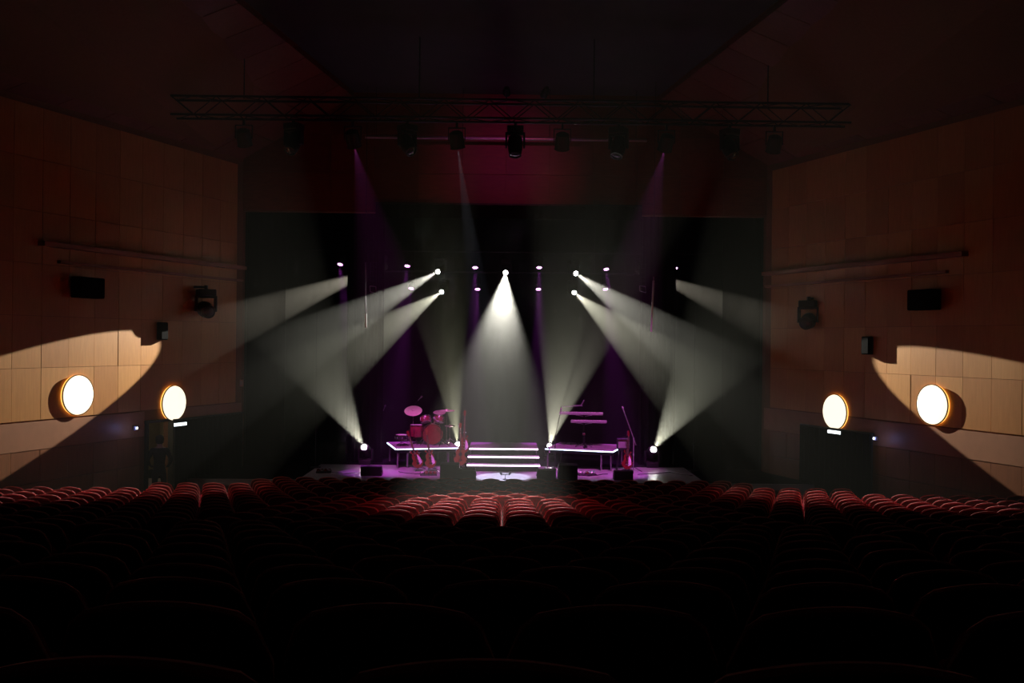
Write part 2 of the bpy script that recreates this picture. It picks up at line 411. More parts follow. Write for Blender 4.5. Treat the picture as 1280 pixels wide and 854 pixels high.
bb = B(); bb.tube([(-.8, 1.5, .55), (1.6, 1.5, 2.1)], .03, 8)
for x in (-.4, .2, .8, 1.3): bb.tube([(x, 1.5, 0), (x, 1.5, .55+(x+.8)*1.55/2.4)], .015, 6)
obj('handrail', bb, M['black'], t)
pl = bpy.data.lights.new('passage_lamp', 'POINT'); pl.energy = 16.0; pl.color = (1, .8, .5); pl.shadow_soft_size = .15
po = bpy.data.objects.new('passage_lamp', pl); COL.objects.link(po); po.parent = t; po.location = (-.9, 1.0, 2.1)

# lit little signs and pale plates
def wall_item(name, label, cat, side, px, py, dims, m_, off=.14):
    y = wall_y(px, side); z = at(px, py, y).z
    t_ = wall_thing(name, label, cat, side, y, off, z)
    bb = B(); bb.cbox((0, 0, 0), (dims[0]+.03, dims[1], dims[2]+.025), .006); obj('housing', bb, M['black'], t_)
    bb = B(); bb.box((0, INY[side]*(dims[1]/2+.004), 0), (dims[0], .012, dims[2])); obj('face', bb, m_, t_)
    return t_
wall_item('exit_light', 'small white lit bar above the left doorway, under the round lamp', 'sign light', -1, 216, 530, (.47, .05, .075), M['sign'], .2)
wall_item('exit_light', 'small white lit bar above the right black curtain, under the round lamp', 'sign light', 1, 1051.5, 540, (.47, .05, .075), M['sign'], .2)
for s_, px, py, nm in ((-1, 300, 479, 'left'), (1, 968, 485, 'right')):
    p = at(px, py, PRO_Y-.05)
    t_ = thing('wall_plate', 'small pale square plate on the dark wall, %s of the stage opening' % nm, 'sign', p)
    bb = B(); bb.cbox((0, 0, 0), (.2, .03, .2), .006); obj('plate', bb, M['sign_pale'], t_)
    bb = B(); bb.box((0, -.018, 0), (.13, .01, .13)); obj('face', bb, M['silver'], t_)
for s_, px, py, nm in ((-1, 165, 535, 'left'), (1, 1098, 548, 'right')):
    y = wall_y(px, s_); z = at(px, py, y).z
    t_ = wall_thing('band_light', 'tiny blue-white fixture on the %s wall band, between the round lamps' % nm, 'light', s_, y, .1, z)
    bb = B(); bb.cbox((0, 0, 0), (.10, .08, .10), .01); obj('housing', bb, M['silver'], t_)
    bb = B(); bb.lathe([(.03, 0), (.03, .01)], 10, Matrix.Translation((0, INY[s_]*.04, 0)) @ Matrix.Rotation(-INY[s_]*PI/2, 4, 'X')); obj('lens', bb, M['led_blue'] if 'led_blue' in M else M['sign'], t_)
    l = bpy.data.lights.new('band_light_lamp', 'POINT'); l.energy = 1.6; l.color = (.3, .38, 1); l.shadow_soft_size = .03
    lo_ = bpy.data.objects.new('band_light_lamp', l); COL.objects.link(lo_); lo_.parent = t_; lo_.location = (-.25, INY[s_]*.25, 0)

# round wall lamps
def round_lamp(side, px, py, label, D=.9):
    y = wall_y(px, side); n_in = Vector((-side, -.38, 0)).normalized()
    # centre stands 0.10 off the wall: solve on the ray
    d = ray(px, py); off = .085
    # plane: n.(p) = n.(wallpoint)+off
    w0 = Vector((side*wx(y), y, 0)); tt = (n_in.dot(w0)+off)/(n_in.x*d.x+n_in.y*d.y); p = d*tt+Vector((0, 0, CZ))
    t_ = thing('round_wall_lamp', label, 'lamp', p)
    t_.rotation_euler = (0, 0, math.atan2(n_in.y, n_in.x)-PI/2)       # local +y = into hall
    R = Matrix.Rotation(-PI/2, 4, 'X')                                 # lathe z -> +y
    bb = B(); bb.lathe([(D/2-.015, -.005), (D/2-.02, .01), (D/2*.7, .028), (D/2*.3, .038), (.005, .04)], 48, R); obj('diffuser', bb, M['lamp'], t_, True)
    bb = B()
    n = 48; vs = []; prof = [(D/2-.012, -.016), (D/2+.008, -.016), (D/2+.008, .008), (D/2-.012, .008)]
    for r_, z_ in prof:
        for k in range(n): vs.append(R @ Vector((r_*math.cos(2*PI*k/n), r_*math.sin(2*PI*k/n), z_)))
    fs = [(i*n+k, i*n+(k+1)%n, ((i+1)%4)*n+(k+1)%n, ((i+1)%4)*n+k) for i in range(4) for k in range(n)]
    bb.add(vs, fs); obj('rim', bb, M['brass'], t_, True)
    bb = B(); bb.lathe([(D/2-.004, -.058), (D/2-.004, -.018)], 48, R); obj('side_glow', bb, M['lamp_back'], t_, True)
    bb = B(); bb.lathe([(.3, -.064), (.3, -.058)], 24, R); obj('mount', bb, M['brass'], t_)
    return t_
round_lamp(-1, 98, 494, 'round glowing wall lamp inside the oval light pool on the left wall')
round_lamp(-1, 218, 504, 'round glowing wall lamp on the left wall above the open doorway')
round_lamp(1, 1165, 506, 'round glowing wall lamp inside the oval light pool on the right wall')
round_lamp(1, 1043, 515, 'round glowing wall lamp on the right wall above the black curtain')

# wall speakers and hanging boxes
def wall_speaker(side, px, py, wd, ht, dp, label, y=None):
    y = y or wall_y(px, side); n_in = Vector((-side, -.38, 0)).normalized()
    d = ray(px, py); off = dp/2+(.1 if dp > .2 else .03); w0 = Vector((side*wx(y), y, 0)); tt = (n_in.dot(w0)+off)/(n_in.x*d.x+n_in.y*d.y); p = d*tt+Vector((0, 0, CZ))
    t_ = thing('wall_speaker', label, 'speaker', p); t_.rotation_euler = (0, 0, math.atan2(n_in.y, n_in.x)-PI/2)
    bb = B(); bb.cbox((0, 0, 0), (wd, dp, ht), .02); obj('cabinet', bb, M['drape'], t_)
    bb = B(); bb.box((0, dp/2+.006, 0), (wd-.06, .012, ht-.06)); obj('grille', bb, M['drape'], t_)
    bb = B(); bb.box((0, -dp/2-(.04 if dp > .2 else .004), 0), (.08, .08 if dp > .2 else .008, .12)); obj('bracket', bb, M['black'], t_)
    return t_
wall_speaker(-1, 110, 360, .72, .46, .3, 'black wall speaker high above the lit oval on the left wall')
wall_speaker(1, 1155, 375, .72, .46, .3, 'black wall speaker high above the lit oval on the right wall')
wall_speaker(-1, 203, 414, .28, .44, .14, 'small black wall speaker beside the tip of the left lit oval')
wall_speaker(1, 1084, 432, .28, .44, .14, 'small black wall speaker beside the tip of the right lit oval')

# ------------------------------------------------------------------ lighting fixtures
def img_dir(px, py, y, alpha, psi):
    # unit vector that leaves the point toward the camera at angle psi, leaning alpha degrees clockwise of image-up
    v = ray(px, py).normalized(); R3 = CM.to_3x3(); up = R3 @ Vector((0, 1, 0)); up = (up-v*up.dot(v)).normalized(); rt = v.cross(up)
    a, p_ = math.radians(alpha), math.radians(psi)
    return (-v*math.cos(p_)+(up*math.cos(a)+rt*math.sin(a))*math.sin(p_)).normalized()
def mover(label, lens, d, hanging, power, color=(1, 1, .90), deg=11.6, blend=.12, group=None, lit=True, size=1.0, ztop=None, name='moving_head_light', cat='stage light'):
    lens = Vector(lens); d = Vector(d).normalized(); k = size
    if not hanging: k = (lens.z-STAGE_Z)/(.36+.2*d.z)
    piv = lens-d*.20*k
    up = 1 if hanging else -1
    base = piv+Vector((0, 0, up*.36*k))
    t_ = thing(name, label, cat, base, 0, group)
    az = math.atan2(d.y, d.x)+PI/2
    Rz = Matrix.Rotation(az, 3, 'Z')
    bb = B(); bb.cbox((0, 0, -up*.06*k), (.30*k, .26*k, .12*k), .015*k, Rz); obj('base', bb, M['black'], t_)
    bb = B()
    for s_ in (-1, 1): bb.cbox(Rz @ Vector((s_*.165*k, 0, -up*.25*k)), (.035*k, .12*k, .28*k), .008*k, Rz)
    bb.cbox((0, 0, -up*.135*k), (.35*k, .13*k, .03*k), .006*k, Rz); obj('yoke', bb, M['black'], t_)
    pl_ = piv-base; A = align(pl_, d)
    bb = B(); bb.lathe([(.07*k, -.2*k), (.125*k, -.17*k), (.14*k, -.05*k), (.13*k, .08*k), (.11*k, .17*k), (.115*k, .195*k), (.095*k, .2*k), (.09*k, .185*k)], 20, A)
    hd = obj('head', bb, M['black'], t_, True)
    bb = B(); lr = .068 if lit else .088; bb.lathe([(lr*k, .186*k), (lr*.7*k, .2*k), (.005, .207*k)], 20, A); obj('lens', bb, M['lens'] if lit else M['glass_dark'], hd, True)
    if hanging:
        zt_ = (ztop-base.z-.02) if ztop else .07*k
        bb = B(); bb.box((0, 0, zt_/2), (.05*k, .06*k, zt_)); obj('clamp', bb, M['dark_metal'], t_)
    if lit: spot(name+'_lamp', lens-base+d*.03*k, d, power, color, deg, blend, .03, t_)
    return t_
P = lambda px, py, y: at(px, py, y)
YB1, YB2 = 30.0, 32.0
# pipes (battens) the fixtures hang on
def batten(label, y, z, x0, x1):
    t_ = thing('batten', label, 'pipe', (0, y, z))
    bb = B(); bb.tube([(x0, 0, 0), (x1, 0, 0)], .025, 8); obj('pipe', bb, M['black'], t_, True)
    for i in range(6):
        x = x0+(x1-x0)*(i+.5)/6; bb = B(); bb.tube([(x, 0, .03), (x, 0, CZ+5.83-z)], .006, 5); obj('wire', bb, M['dark_metal'], t_)
zb1 = P(632, 340, YB1).z+.62; zb2 = P(632, 364, YB2).z+.62
batten('black pipe carrying the upper row of stage lights', YB1, zb1, -6.5, 6.5)
batten('black pipe carrying the lower rear row of stage lights', YB2, zb2, -6, 6)
TC = lambda p, t_: (Vector(t_)-Vector(p))
pa = P(547, 340, YB1); pb = P(552, 365, YB2); pc = P(632, 341, YB1); pd = P(720, 342, YB1); pe = P(718, 366, YB2)
pj = P(472, 336, YB1); pk = P(806, 340, YB1)
mover('moving light aimed down left, upper of the two left white beams', pa, TC(pa, (-8.4, 16.6, CZ-2.9)), True, P_WHITE, ztop=zb1)
mover('moving light aimed down left, lower of the two left white beams', pb, TC(pb, (-6.6, 17.2, CZ-2.9)), True, P_WHITE*.75, (1, 1, .82), ztop=zb2)
mover('centre moving light whose wide white beam falls on the central seats', pc, TC(pc, (-.28, 15.1, CZ-2.6)), True, P_CENTRE, (1, 1, .92), 11.6, .6, ztop=zb1)
mover('moving light aimed down right, upper of the two right white beams', pd, TC(pd, (7.2, 16.6, CZ-2.9)), True, P_WHITE, ztop=zb1)
mover('moving light aimed down right, lower of the two right white beams', pe, TC(pe, (5.9, 17.2, CZ-2.9)), True, P_WHITE*.75, (1, 1, .82), ztop=zb2)
mover('moving light behind the left curtain leg, throwing the oval onto the left wall', pj, (-.5046, -.8077, -.3049), True, P_WALL, (1, .93, .78), 11.1, .04, ztop=zb1)
mover('moving light behind the right curtain leg, throwing the oval onto the right wall', pk, (.4361, -.8492, -.2979), True, P_WALL, (1, .93, .78), 12.2, .04, ztop=zb1)
pf = P(455, 559, 27.9); pg = P(817, 562, 27.9); ph = P(572, 555, 29.3); pi_ = P(687, 557, 29.3)
mover('floor light on the left stage floor beaming up to the left', pf, img_dir(455, 559, 0, -29, 25), False, P_FLOOR, (1, 1, .84), 15.6, .25)
mover('floor light on the right stage floor beaming up to the right', pg, img_dir(817, 562, 0, 32, 25), False, P_FLOOR, (.98, 1, .82), 17.5, .25)
mover('floor light between the drum riser and the steps beaming up', ph, img_dir(572, 555, 0, -7, 30), False, P_FLOOR*.9, (1, 1, .72), 13, .3)
mover('floor light between the steps and the keyboard riser beaming up', pi_, img_dir(687, 557, 0, 13, 30), False, P_FLOOR*1.1, (1, 1, .82), 20, .3)

def par_can(label, px, py, y, ztop, power, tilt=0.0, group='purple LED par lights on the stage pipes'):
    lens = P(px, py, y); d = Vector((tilt, -.42, -1)).normalized()
    base = Vector((lens.x-d.x*.12, lens.y-d.y*.12, ztop-.03))
    t_ = thing('par_light', label, 'stage light', base, 0, group)
    c = lens-d*.11-base; A = align(c, d)
    bb = B(); bb.lathe([(.06, -.09), (.10, -.06), (.115, 0), (.12, .10), (.105, .11), (.10, .09)], 18, A); can = obj('can', bb, M['black'], t_, True)
    bb = B()
    for k in range(7):
        r_ = 0 if k == 6 else .06; a_ = k*PI/3
        bb.lathe([(.021, .096), (.017, .108), (.004, .112)], 8, A @ Matrix.Translation((r_*math.cos(a_), r_*math.sin(a_), 0)))
    obj('led_cluster', bb, M['led'], can)
    bb = B()
    for s_ in (-1, 1): bb.tube([c+Vector((s_*.13, 0, 0)), Vector((s_*.13, 0, -.12)), ], .012, 5)
    bb.tube([(-.13, 0, -.12), (.13, 0, -.12)], .012, 5); bb.tube([(0, 0, -.12), (0, 0, .03)], .014, 5); obj('yoke', bb, M['black'], t_)
    spot('par_light_lamp', lens-base+d*.03, Vector((tilt*(-1.6 if abs(tilt) > .12 else .4), -.60, -1)), power, (.68, .07, .92), 14, .7, .05, t_)
for i, (px, py, tl) in enumerate(((425, 331, -.15), (509, 333, -.1), (594, 335, 0), (674, 335, 0), (758, 337, .1), (844, 336, .15))):
    par_can('purple par light, %s of the six in the upper row' % ('leftmost', 'second from left', 'third from left', 'third from right', 'second from right', 'rightmost')[i], px, py, YB1, zb1, P_PAR, tl)
for i, (px, py, tl) in enumerate(((514, 361, -.1), (597, 362, 0), (673, 362, 0), (757, 362, .1))):
    par_can('purple par light, %s of the four in the lower row' % ('leftmost', 'second from left', 'second from right', 'rightmost')[i], px, py, YB2, zb2, P_PAR, tl)
# one white profile lamp on the upper pipe onto the steps, as the pool of light before them shows

# front truss over the stalls
TY = 22.0
zt = P(630, 139, TY).z
def front_truss():
    t_ = thing('lighting_truss', 'long black box truss high across the hall before the stage', 'truss', (0, TY, zt))
    x0, x1 = -7.6, 7.85; h = .21
    for (yy, zz) in ((-h, h), (h, h), (-h, -h), (h, -h)):
        bb = B(); bb.tube([(x0, yy, zz), (x1, yy, zz)], .028, 8); obj('chord', bb, M['dark_metal'], t_, True)
    n = 30
    for sgn, ax in ((-1, 0), (1, 0), (-1, 1), (1, 1)):
        bb = B()
        for i in range(n):
            xa, xb = x0+(x1-x0)*i/n, x0+(x1-x0)*(i+1)/n; s_ = 1 if i % 2 else -1
            if ax == 0: bb.tube([(xa, sgn*h, -s_*h), (xb, sgn*h, s_*h)], .013, 5)
            else: bb.tube([(xa, -s_*h, sgn*h), (xb, s_*h, sgn*h)], .013, 5)
        obj('lacing', bb, M['dark_metal'], t_)
    for x in (-6.0, -2.0, 2.0, 6.0):
        bb = B(); bb.tube([(x, 0, h), (x, 0, CZ+(6.95 if abs(x) < 4 else 6.4)-zt)], .015, 6); obj('hanger', bb, M['dark_metal'], t_)
front_truss()
mv = [('far left', 363), ('left of centre', 505), ('in the middle', 640), ('right of centre', 769), ('far right', 908)]
for nm, px in mv:
    z_ = zt-.21-.14; d = {363: (-.2, -.5, -.8), 505: (.45, -.5, -.7), 640: (0, -.35, -1), 769: (-.25, -.4, -1), 908: (.2, -.5, -.8)}[px]
    dn = Vector(d).normalized(); x = xat(px, TY)
    dy = 0
    mover('unlit black moving light hanging from the front truss, %s' % nm, Vector((x, TY-.0, z_-.36*1.25))+dn*.25, dn, True, 0, lit=False, size=1.25)
def profile_lamp(label, px, tgt=None, power=0, color=(1, 1, 1), deg=20, blend=.5):
    x = at(px, 160, TY).x; t_ = thing('fresnel_light', label, 'stage light', (x, TY, zt-.31))
    d = Vector((0, .55, -.8)).normalized(); hc = Vector((0, 0, -.36))
    if tgt: d = (Vector(tgt)-Vector((x, TY, zt-.31))-hc).normalized()
    A = align(hc, d)
    bb = B(); bb.lathe([(.08, -.2), (.15, -.16), (.17, 0), (.165, .16), (.18, .19), (.15, .19), (.14, .15)], 18, A); hh = obj('body', bb, M['black'], t_, True)
    bb = B(); bb.lathe([(.138, .14), (.09, .165), (.005, .175)], 18, A); obj('lens', bb, M['glass_dark'], hh, True)
    if tgt: spot('fresnel_light_lamp', hc+d*.2, d, power, color, deg, blend, .012, t_)
    bb = B()
    for s_ in (-1, 1): bb.box((s_*.19, 0, -.24), (.02, .05, .3))
    bb.box((0, 0, -.09), (.4, .05, .02)); obj('yoke', bb, M['black'], t_)
    bb = B(); bb.box((0, 0, -.02), (.05, .07, .14)); obj('clamp', bb, M['dark_metal'], t_)
for nm, px in (('leftmost', 305), ('second from left', 441), ('third from left', 571), ('third from right', 703), ('second from right', 833), ('rightmost', 968)):
    kw = {441: dict(tgt=(-2.3, 27.4, STAGE_Z+.4), power=4300, color=(.90, .13, .80), deg=28, blend=.7),
          833: dict(tgt=(2.5, 27.4, STAGE_Z+.4), power=4300, color=(.90, .13, .80), deg=28, blend=.7),
          571: dict(tgt=(0, 25.75, STAGE_Z), power=11000, color=(.70, .76, 1), deg=10, blend=.25)}.get(px, {})
    profile_lamp('%s round black stage light under the front truss, %s of six' % ('working' if kw else 'unlit', nm), px, **kw)
# wall hung dark lights near the opening
for px, py, nm in ((258, 388, 'left'), (1010, 402, 'right')):
    p = at(px, py, 25.2)
    sd = -1 if px < 640 else 1
    dd = Vector((-sd*.5, -.8, -.2)).normalized()
    q = Vector((sd*(abs(p.x)), p.y, p.z))
    tt_ = mover('unlit black light on a bracket at the %s wall, beside the stage opening' % nm, q+dd*.25, dd, True, 0, lit=False, size=1.5, name='bracket_light')
    bb = B(); L_ = (wx(25.2)-abs(q.x))+.02
    bb.tube([(0, 0, .06), (sd*max(.1, L_-.03), 0, .06)], .03, 8); obj('bracket', bb, M['black'], tt_)

# hanging things at the sides of the stage: ladders of cable and bright rods
def hang_rod(label, px0, py0, px1, py1, y, bright):
    a, c = at(px0, py0, y), at(px1, py1, y); t_ = thing('hanging_rod', label, 'cable', a)
    bb = B(); bb.tube([(0, 0, 0), (0, 0, CH-.02-a.z)], .006, 6); obj('wire', bb, M['dark_metal'], t_)
    k = c-a; bb = B(); bb.tube([(0, 0, 0), k*(1-bright)], .014, 8); obj('cable', bb, M['silver'], t_)
    bb = B(); bb.tube([k*(1-bright), k], .028, 8); obj('rod', bb, M['rod'], t_, True)
hang_rod('thin hanging cable ending in a bright metal weight, left side of stage', 457, 328, 457.5, 410, 26.4, .22)
hang_rod('tilted bright metal rod hanging on a cable, right side of stage', 817, 346, 814, 415, 25.6, .93)
def cage(label, px, py0, py1, y):
    a = at(px, py0, y); c = at(px, py1, y); H = a.z-c.z; t_ = thing('hanging_ladder', label, 'ladder', a)
    w_ = .085; bb = B()
    for s_ in (-1, 1): bb.tube([(s_*w_, 0, 0), (s_*w_, 0, -H*.74)], .009, 6)
    obj('rail', bb, M['dark_metal'], t_)
    bb = B()
    for i in range(6): bb.tube([(-w_, 0, -H*.74*i/5), (w_, 0, -H*.74*i/5)], .009, 6)
    obj('rung', bb, M['dark_metal'], t_)
    bb = B(); h0 = -H*.76; q = [(-w_, 0, h0), (w_, 0, h0-.02), (w_+.01, 0, -H), (-w_+.01, 0, -H+.05), (-w_, 0, h0)]; bb.tube(q, .012, 6); obj('hook_frame', bb, M['silver'], t_)
    bb = B(); bb.tube([(0, 0, 0), (0, 0, CZ+5.8-a.z)], .006, 6); obj('wire', bb, M['dark_metal'], t_)
cage('narrow hanging wire ladder with square foot, left side of stage', 466.5, 328, 367, 27.5)
cage('narrow hanging wire ladder, right side of stage', 803.5, 330, 366, 27.5)
for px, a_, c_, nm in ((396, 385, 588, 'left'), (869, 385, 588, 'right')):
    p = at(px, a_, 27.3); t_ = thing('standing_pole', 'thin dull metal pole standing at the far %s of the stage' % nm, 'pole', (p.x, 27.3, STAGE_Z))
    bb = B(); bb.tube([(0, 0, 0.02), (0, 0, p.z-STAGE_Z)], .012, 8); obj('pole', bb, M['dark_metal'], t_)
    bb = B(); bb.lathe([(.16, 0), (.16, .02), (.03, .03)], 16); obj('base', bb, M['black'], t_)

# ------------------------------------------------------------------ risers and steps
DECK = .575
def riser(label, corner_out, corner_in, depth, side):
    # corners: front edge ends, outer and inner
    a, c = Vector((*corner_out, 0)), Vector((*corner_in, 0))
    L = (c-a).length; e = (c-a)/L*(1 if side < 0 else -1)      # local x points right in both cases
    org = a if side < 0 else c
    ang = math.atan2(e.y, e.x)
    t_ = thing('stage_riser', label, 'riser', (org.x, org.y, STAGE_Z), ang)
    bb = B(); bb.cbox((L/2, depth/2, DECK-.025), (L, depth, .05), .006); obj('deck', bb, M['deck'], t_)
    bb = B(); z = DECK-.05-.045
    for (c0, dd) in (((L/2, .03, z), (L, .05, .09)), ((L/2, depth-.03, z), (L, .05, .09)), ((.03, depth/2, z), (.05, depth-.12, .09)), ((L-.03, depth/2, z), (.05, depth-.12, .09))): bb.box(c0, dd)
    obj('frame', bb, M['dark_metal'], t_)
    for x in (.06, .34, L-.34, L-.06) if side < 0 else (.06, L-.34, L-.06):
        for y_ in (.06, depth-.06):
            bb = B(); bb.tube([(x, y_, 0), (x, y_, DECK-.10)], .026, 8); obj('leg', bb, M['riser_frame'], t_, True)
    bb = B(); bb.box((L/2, -.012, DECK-.03), (L, .022, .026)); obj('light_strip', bb, M['strip'], t_)
    bb = B(); xo = -.012 if side < 0 else L+.012; bb.box((xo, depth/2, DECK-.03), (.022, depth, .026)); obj('light_strip', bb, M['strip'], t_)
    return t_
def gp(px, y): return (xat(px, y), y)
DZ = STAGE_Z+DECK
riser('low stage platform with white light strip, carrying the drums', gp(495, 27.25), gp(575.5, 27.72), 1.75, -1)
riser('low stage platform with white light strip, carrying the keyboards', gp(766, 27.12), gp(681.5, 27.72), 1.75, 1)
t = thing('stage_steps', 'four-level lit white-edged steps at the centre of the stage', 'steps', (xat(629.5, 27.5), 26.85, STAGE_Z))
hw = .99
lv = [(.0, .19, 1.035), (.34, .383, 1.02), (.68, DECK, 1.0)]
for i, (y_, z_, k) in enumerate(lv):
    dpt = .34 if i < 2 else 1.6
    bb = B(); bb.cbox((0, y_+dpt/2, z_-.02), (2*hw*k, dpt-.004, .04), .005); obj('tread', bb, M['deck'], t)
    bb = B(); bb.box((0, y_+.03, z_/2-.02 if i == 0 else z_-.04-.075), (2*hw*k-.10, .02, (z_-.042) if i == 0 else .15)); obj('step_riser', bb, M['dark_metal'], t)
    bb = B(); bb.box((0, y_-.012, z_-.022), (2*hw*k, .02, .042)); obj('light_strip', bb, M['strip_purple'], t)
for s_ in (-1, 1):
    bb = B(); bb.prism([(.02, 0), (.02, .14), (.36, .14), (.36, .34), (.70, .34), (.70, .53), (2.25, .53), (2.25, 0)], .03, Matrix.Translation((s_*(hw-.05), 0, 0)) @ Matrix.Rotation(PI/2, 4, 'Z')); obj('side_panel', bb, M['riser_frame'], t)

# unseen purple and red lamps added on the truss to tint the header
def added_truss_wash(label, x, tgt, power, color, deg, blend=1):
    p = Vector((x, TY, zt+.24)); d = (Vector(tgt)-(p+Vector((0, 0, .25)))).normalized()
    t_ = thing('wash_light', label, 'stage light', p)
    A = align(Vector((0, 0, .25)), d)
    bb = B(); bb.lathe([(.04, -.12), (.06, -.08), (.085, .1), (.09, .24), (.082, .24), (.075, .1), (.03, .09)], 14, A); obj('body', bb, M['black'], t_, True)
    bb = B(); bb.tube([(0, 0, 0), (0, 0, .2)], .015, 6); obj('bracket', bb, M['black'], t_)
    spot('wash_light_lamp', Vector((0, 0, .25))+d*.12, d, power, color, deg, blend, .012, t_)
added_truss_wash('small lamp added on top of the front truss to tint the header purple', 0, (0, 27.2, CZ+5.4), 60, (.9, .08, .75), 58)
added_truss_wash('small lamp added on top of the front truss to tint the header red', .9, (0, 27.2, CZ+4.6), 70, (1, .12, .06), 56)

# ------------------------------------------------------------------ stands, microphones, instruments
def tripod(bb, h, r=.28, n=3, z0=.16, rot=0.4):
    for k in range(n):
        a = rot+2*PI*k/n; bb.tube([(0, 0, z0), (r*math.cos(a), r*math.sin(a), .012)], .009, 5)
def mic_stand(label, x, y, z, h, boom=None, m_='dark_metal'):
    t_ = thing('microphone_stand', label, 'stand', (x, y, z))
    bb = B(); tripod(bb, h); obj('tripod_base', bb, M['black'], t_)
    bb = B(); bb.tube([(0, 0, .1), (0, 0, h)], .011, 6); bb.tube([(0, 0, h*.5), (0, 0, h*.55)], .018, 8); obj('pole', bb, M[m_], t_)
    e = Vector((0, 0, h))
    if boom:
        e = Vector(boom); bb = B(); a = Vector((0, 0, h)); bb.tube([a-(e-a)*.25, e], .008, 6); bb.lathe([(.02, -.02), (.02, .02)], 8, Matrix.Translation(a)); obj('boom', bb, M[m_], t_)
        d = (e-a).normalized()
    else: d = Vector((0, .6, .6)).normalized()
    bb = B(); bb.lathe([(.010, -.02), (.014, .11), (.026, .12), (.028, .15), (.018, .175), (.004, .18)], 10, align(e, d)); obj('microphone', bb, M['silver'], t_, True)
    return t_
def W(px, y): return xat(px, y)
yk = 28.4
mic_stand('microphone stand with bent boom behind the platform on the left', W(474, 29.6), 29.6, STAGE_Z, 1.15, (.12, 0, 1.48))
mic_stand('dark microphone stand with long boom before the keyboard platform', W(694, 26.75), 26.75, STAGE_Z, 1.0, (.13, .1, 1.62), 'black')
mic_stand('microphone stand with boom tilted left at the right end of the platform', W(792, 26.9), 26.9, STAGE_Z, .95, (-.27, 0, 1.68), 'silver')
mic_stand('overhead microphone stand reaching over the large cymbal', W(512, 29.1), 29.1, DZ, 1.0, (.26, -.1, 1.27))
mic_stand('short microphone stand at the right side of the drum kit', W(551, 27.85), 27.85, DZ, .62, (-.10, 0, .72))
mic_stand('thin plain stand at the left end of the keyboard platform', W(687, 26.9), 26.9, STAGE_Z, .55)

# drum kit, each stand its own thing
def drum_shell(bb, r, h, M4, n=28): bb.lathe([(r*.97, 0), (r, .01), (r, h-.01), (r*.97, h)], n, M4)
def hoop(bb, r, z, M4, th=.012, n=28):
    vs = []; prof = [(r, z-th), (r+.014, z-th), (r+.014, z+th), (r, z+th)]
    for a, b_ in prof:
        for k in range(n): vs.append(M4 @ Vector((a*math.cos(2*PI*k/n), a*math.sin(2*PI*k/n), b_)))
    bb.add(vs, [(i*n+k, i*n+(k+1)%n, ((i+1)%4)*n+(k+1)%n, ((i+1)%4)*n+k) for i in range(4) for k in range(n)])
def drum(parent, r, h, M4, shell, head, lugs=6, prefix=''):
    bb = B(); drum_shell(bb, r, h, M4); sh = obj('shell', bb, shell, parent, True)
    bb = B(); bb.lathe([(r*.96, h), (r*.96, h+.006)], 28, M4); obj('drum_head', bb, head, sh)
    bb = B(); bb.lathe([(r*.96, -.006), (r*.96, 0)], 28, M4); obj('drum_head', bb, head, sh)
    bb = B(); hoop(bb, r, h, M4); hoop(bb, r, 0, M4); obj('hoop', bb, M['chrome'], sh)
    bb = B()
    for k in range(lugs):
        a = 2*PI*k/lugs+.2; c0 = (r+.016)
        bb.tube([M4 @ Vector((c0*math.cos(a), c0*math.sin(a), .01)), M4 @ Vector((c0*math.cos(a), c0*math.sin(a), h-.01))], .006, 5)
        bb.lathe([(.012, h*.35), (.016, h*.5), (.012, h*.65)], 6, M4 @ Matrix.Translation((c0*math.cos(a), c0*math.sin(a), 0)))
    obj('lug', bb, M['chrome'], sh)
    return sh
RX = Matrix.Rotation(PI/2, 4, 'X')       # local z -> -y (toward the hall)
kx = W(541, 28.3)
t = thing('bass_drum', 'red bass drum with two small toms mounted on top, on the left platform', 'drum', (kx, 28.15, DZ), .1)
drum(t, .29, .42, Matrix.Translation((0, .42, .31)) @ RX, M['drum'], M['bass_head'], 8)
for s_ in (-1, 1):
    bb = B(); bb.tube([(s_*.24, .05, .14), (s_*.36, -.06, .01)], .009, 6); obj('spur', bb, M['chrome'], t)
    bb = B(); bb.tube([(s_*.03, .22, .58), (s_*.06, .22, .70), (s_*.13, .24, .72)], .012, 6); obj('tom_mount', bb, M['chrome'], t)
    drum(t, .145, .17, Matrix.Translation((s_*.19, .24, .66)) @ Matrix.Rotation(-.3, 4, 'X') @ Matrix.Rotation(s_*.12, 4, 'Y'), M['drum'], M['skin_drum'], 6)
t = thing('floor_tom', 'red floor tom on three legs, left of the bass drum', 'drum', (W(521, 28.45), 28.45, DZ))
drum(t, .20, .34, Matrix.Translation((0, 0, .22)), M['drum'], M['skin_drum'], 6)
for k in range(3):
    a = k*2*PI/3+.5; bb = B(); bb.tube([(.22*math.cos(a), .22*math.sin(a), .005), (.22*math.cos(a), .22*math.sin(a), .42)], .008, 5); obj('leg', bb, M['chrome'], t)
t = thing('snare_drum', 'snare drum on a low stand at the left end of the drum platform', 'drum', (W(502, 27.95), 27.95, DZ))
bb = B(); tripod(bb, .2, .2, 3, .1); bb.tube([(0, 0, .08), (0, 0, .18)], .01, 6); obj('stand', bb, M['dark_metal'], t)
drum(t, .18, .13, Matrix.Translation((0, 0, .18)), M['black'], M['skin_drum'], 8)
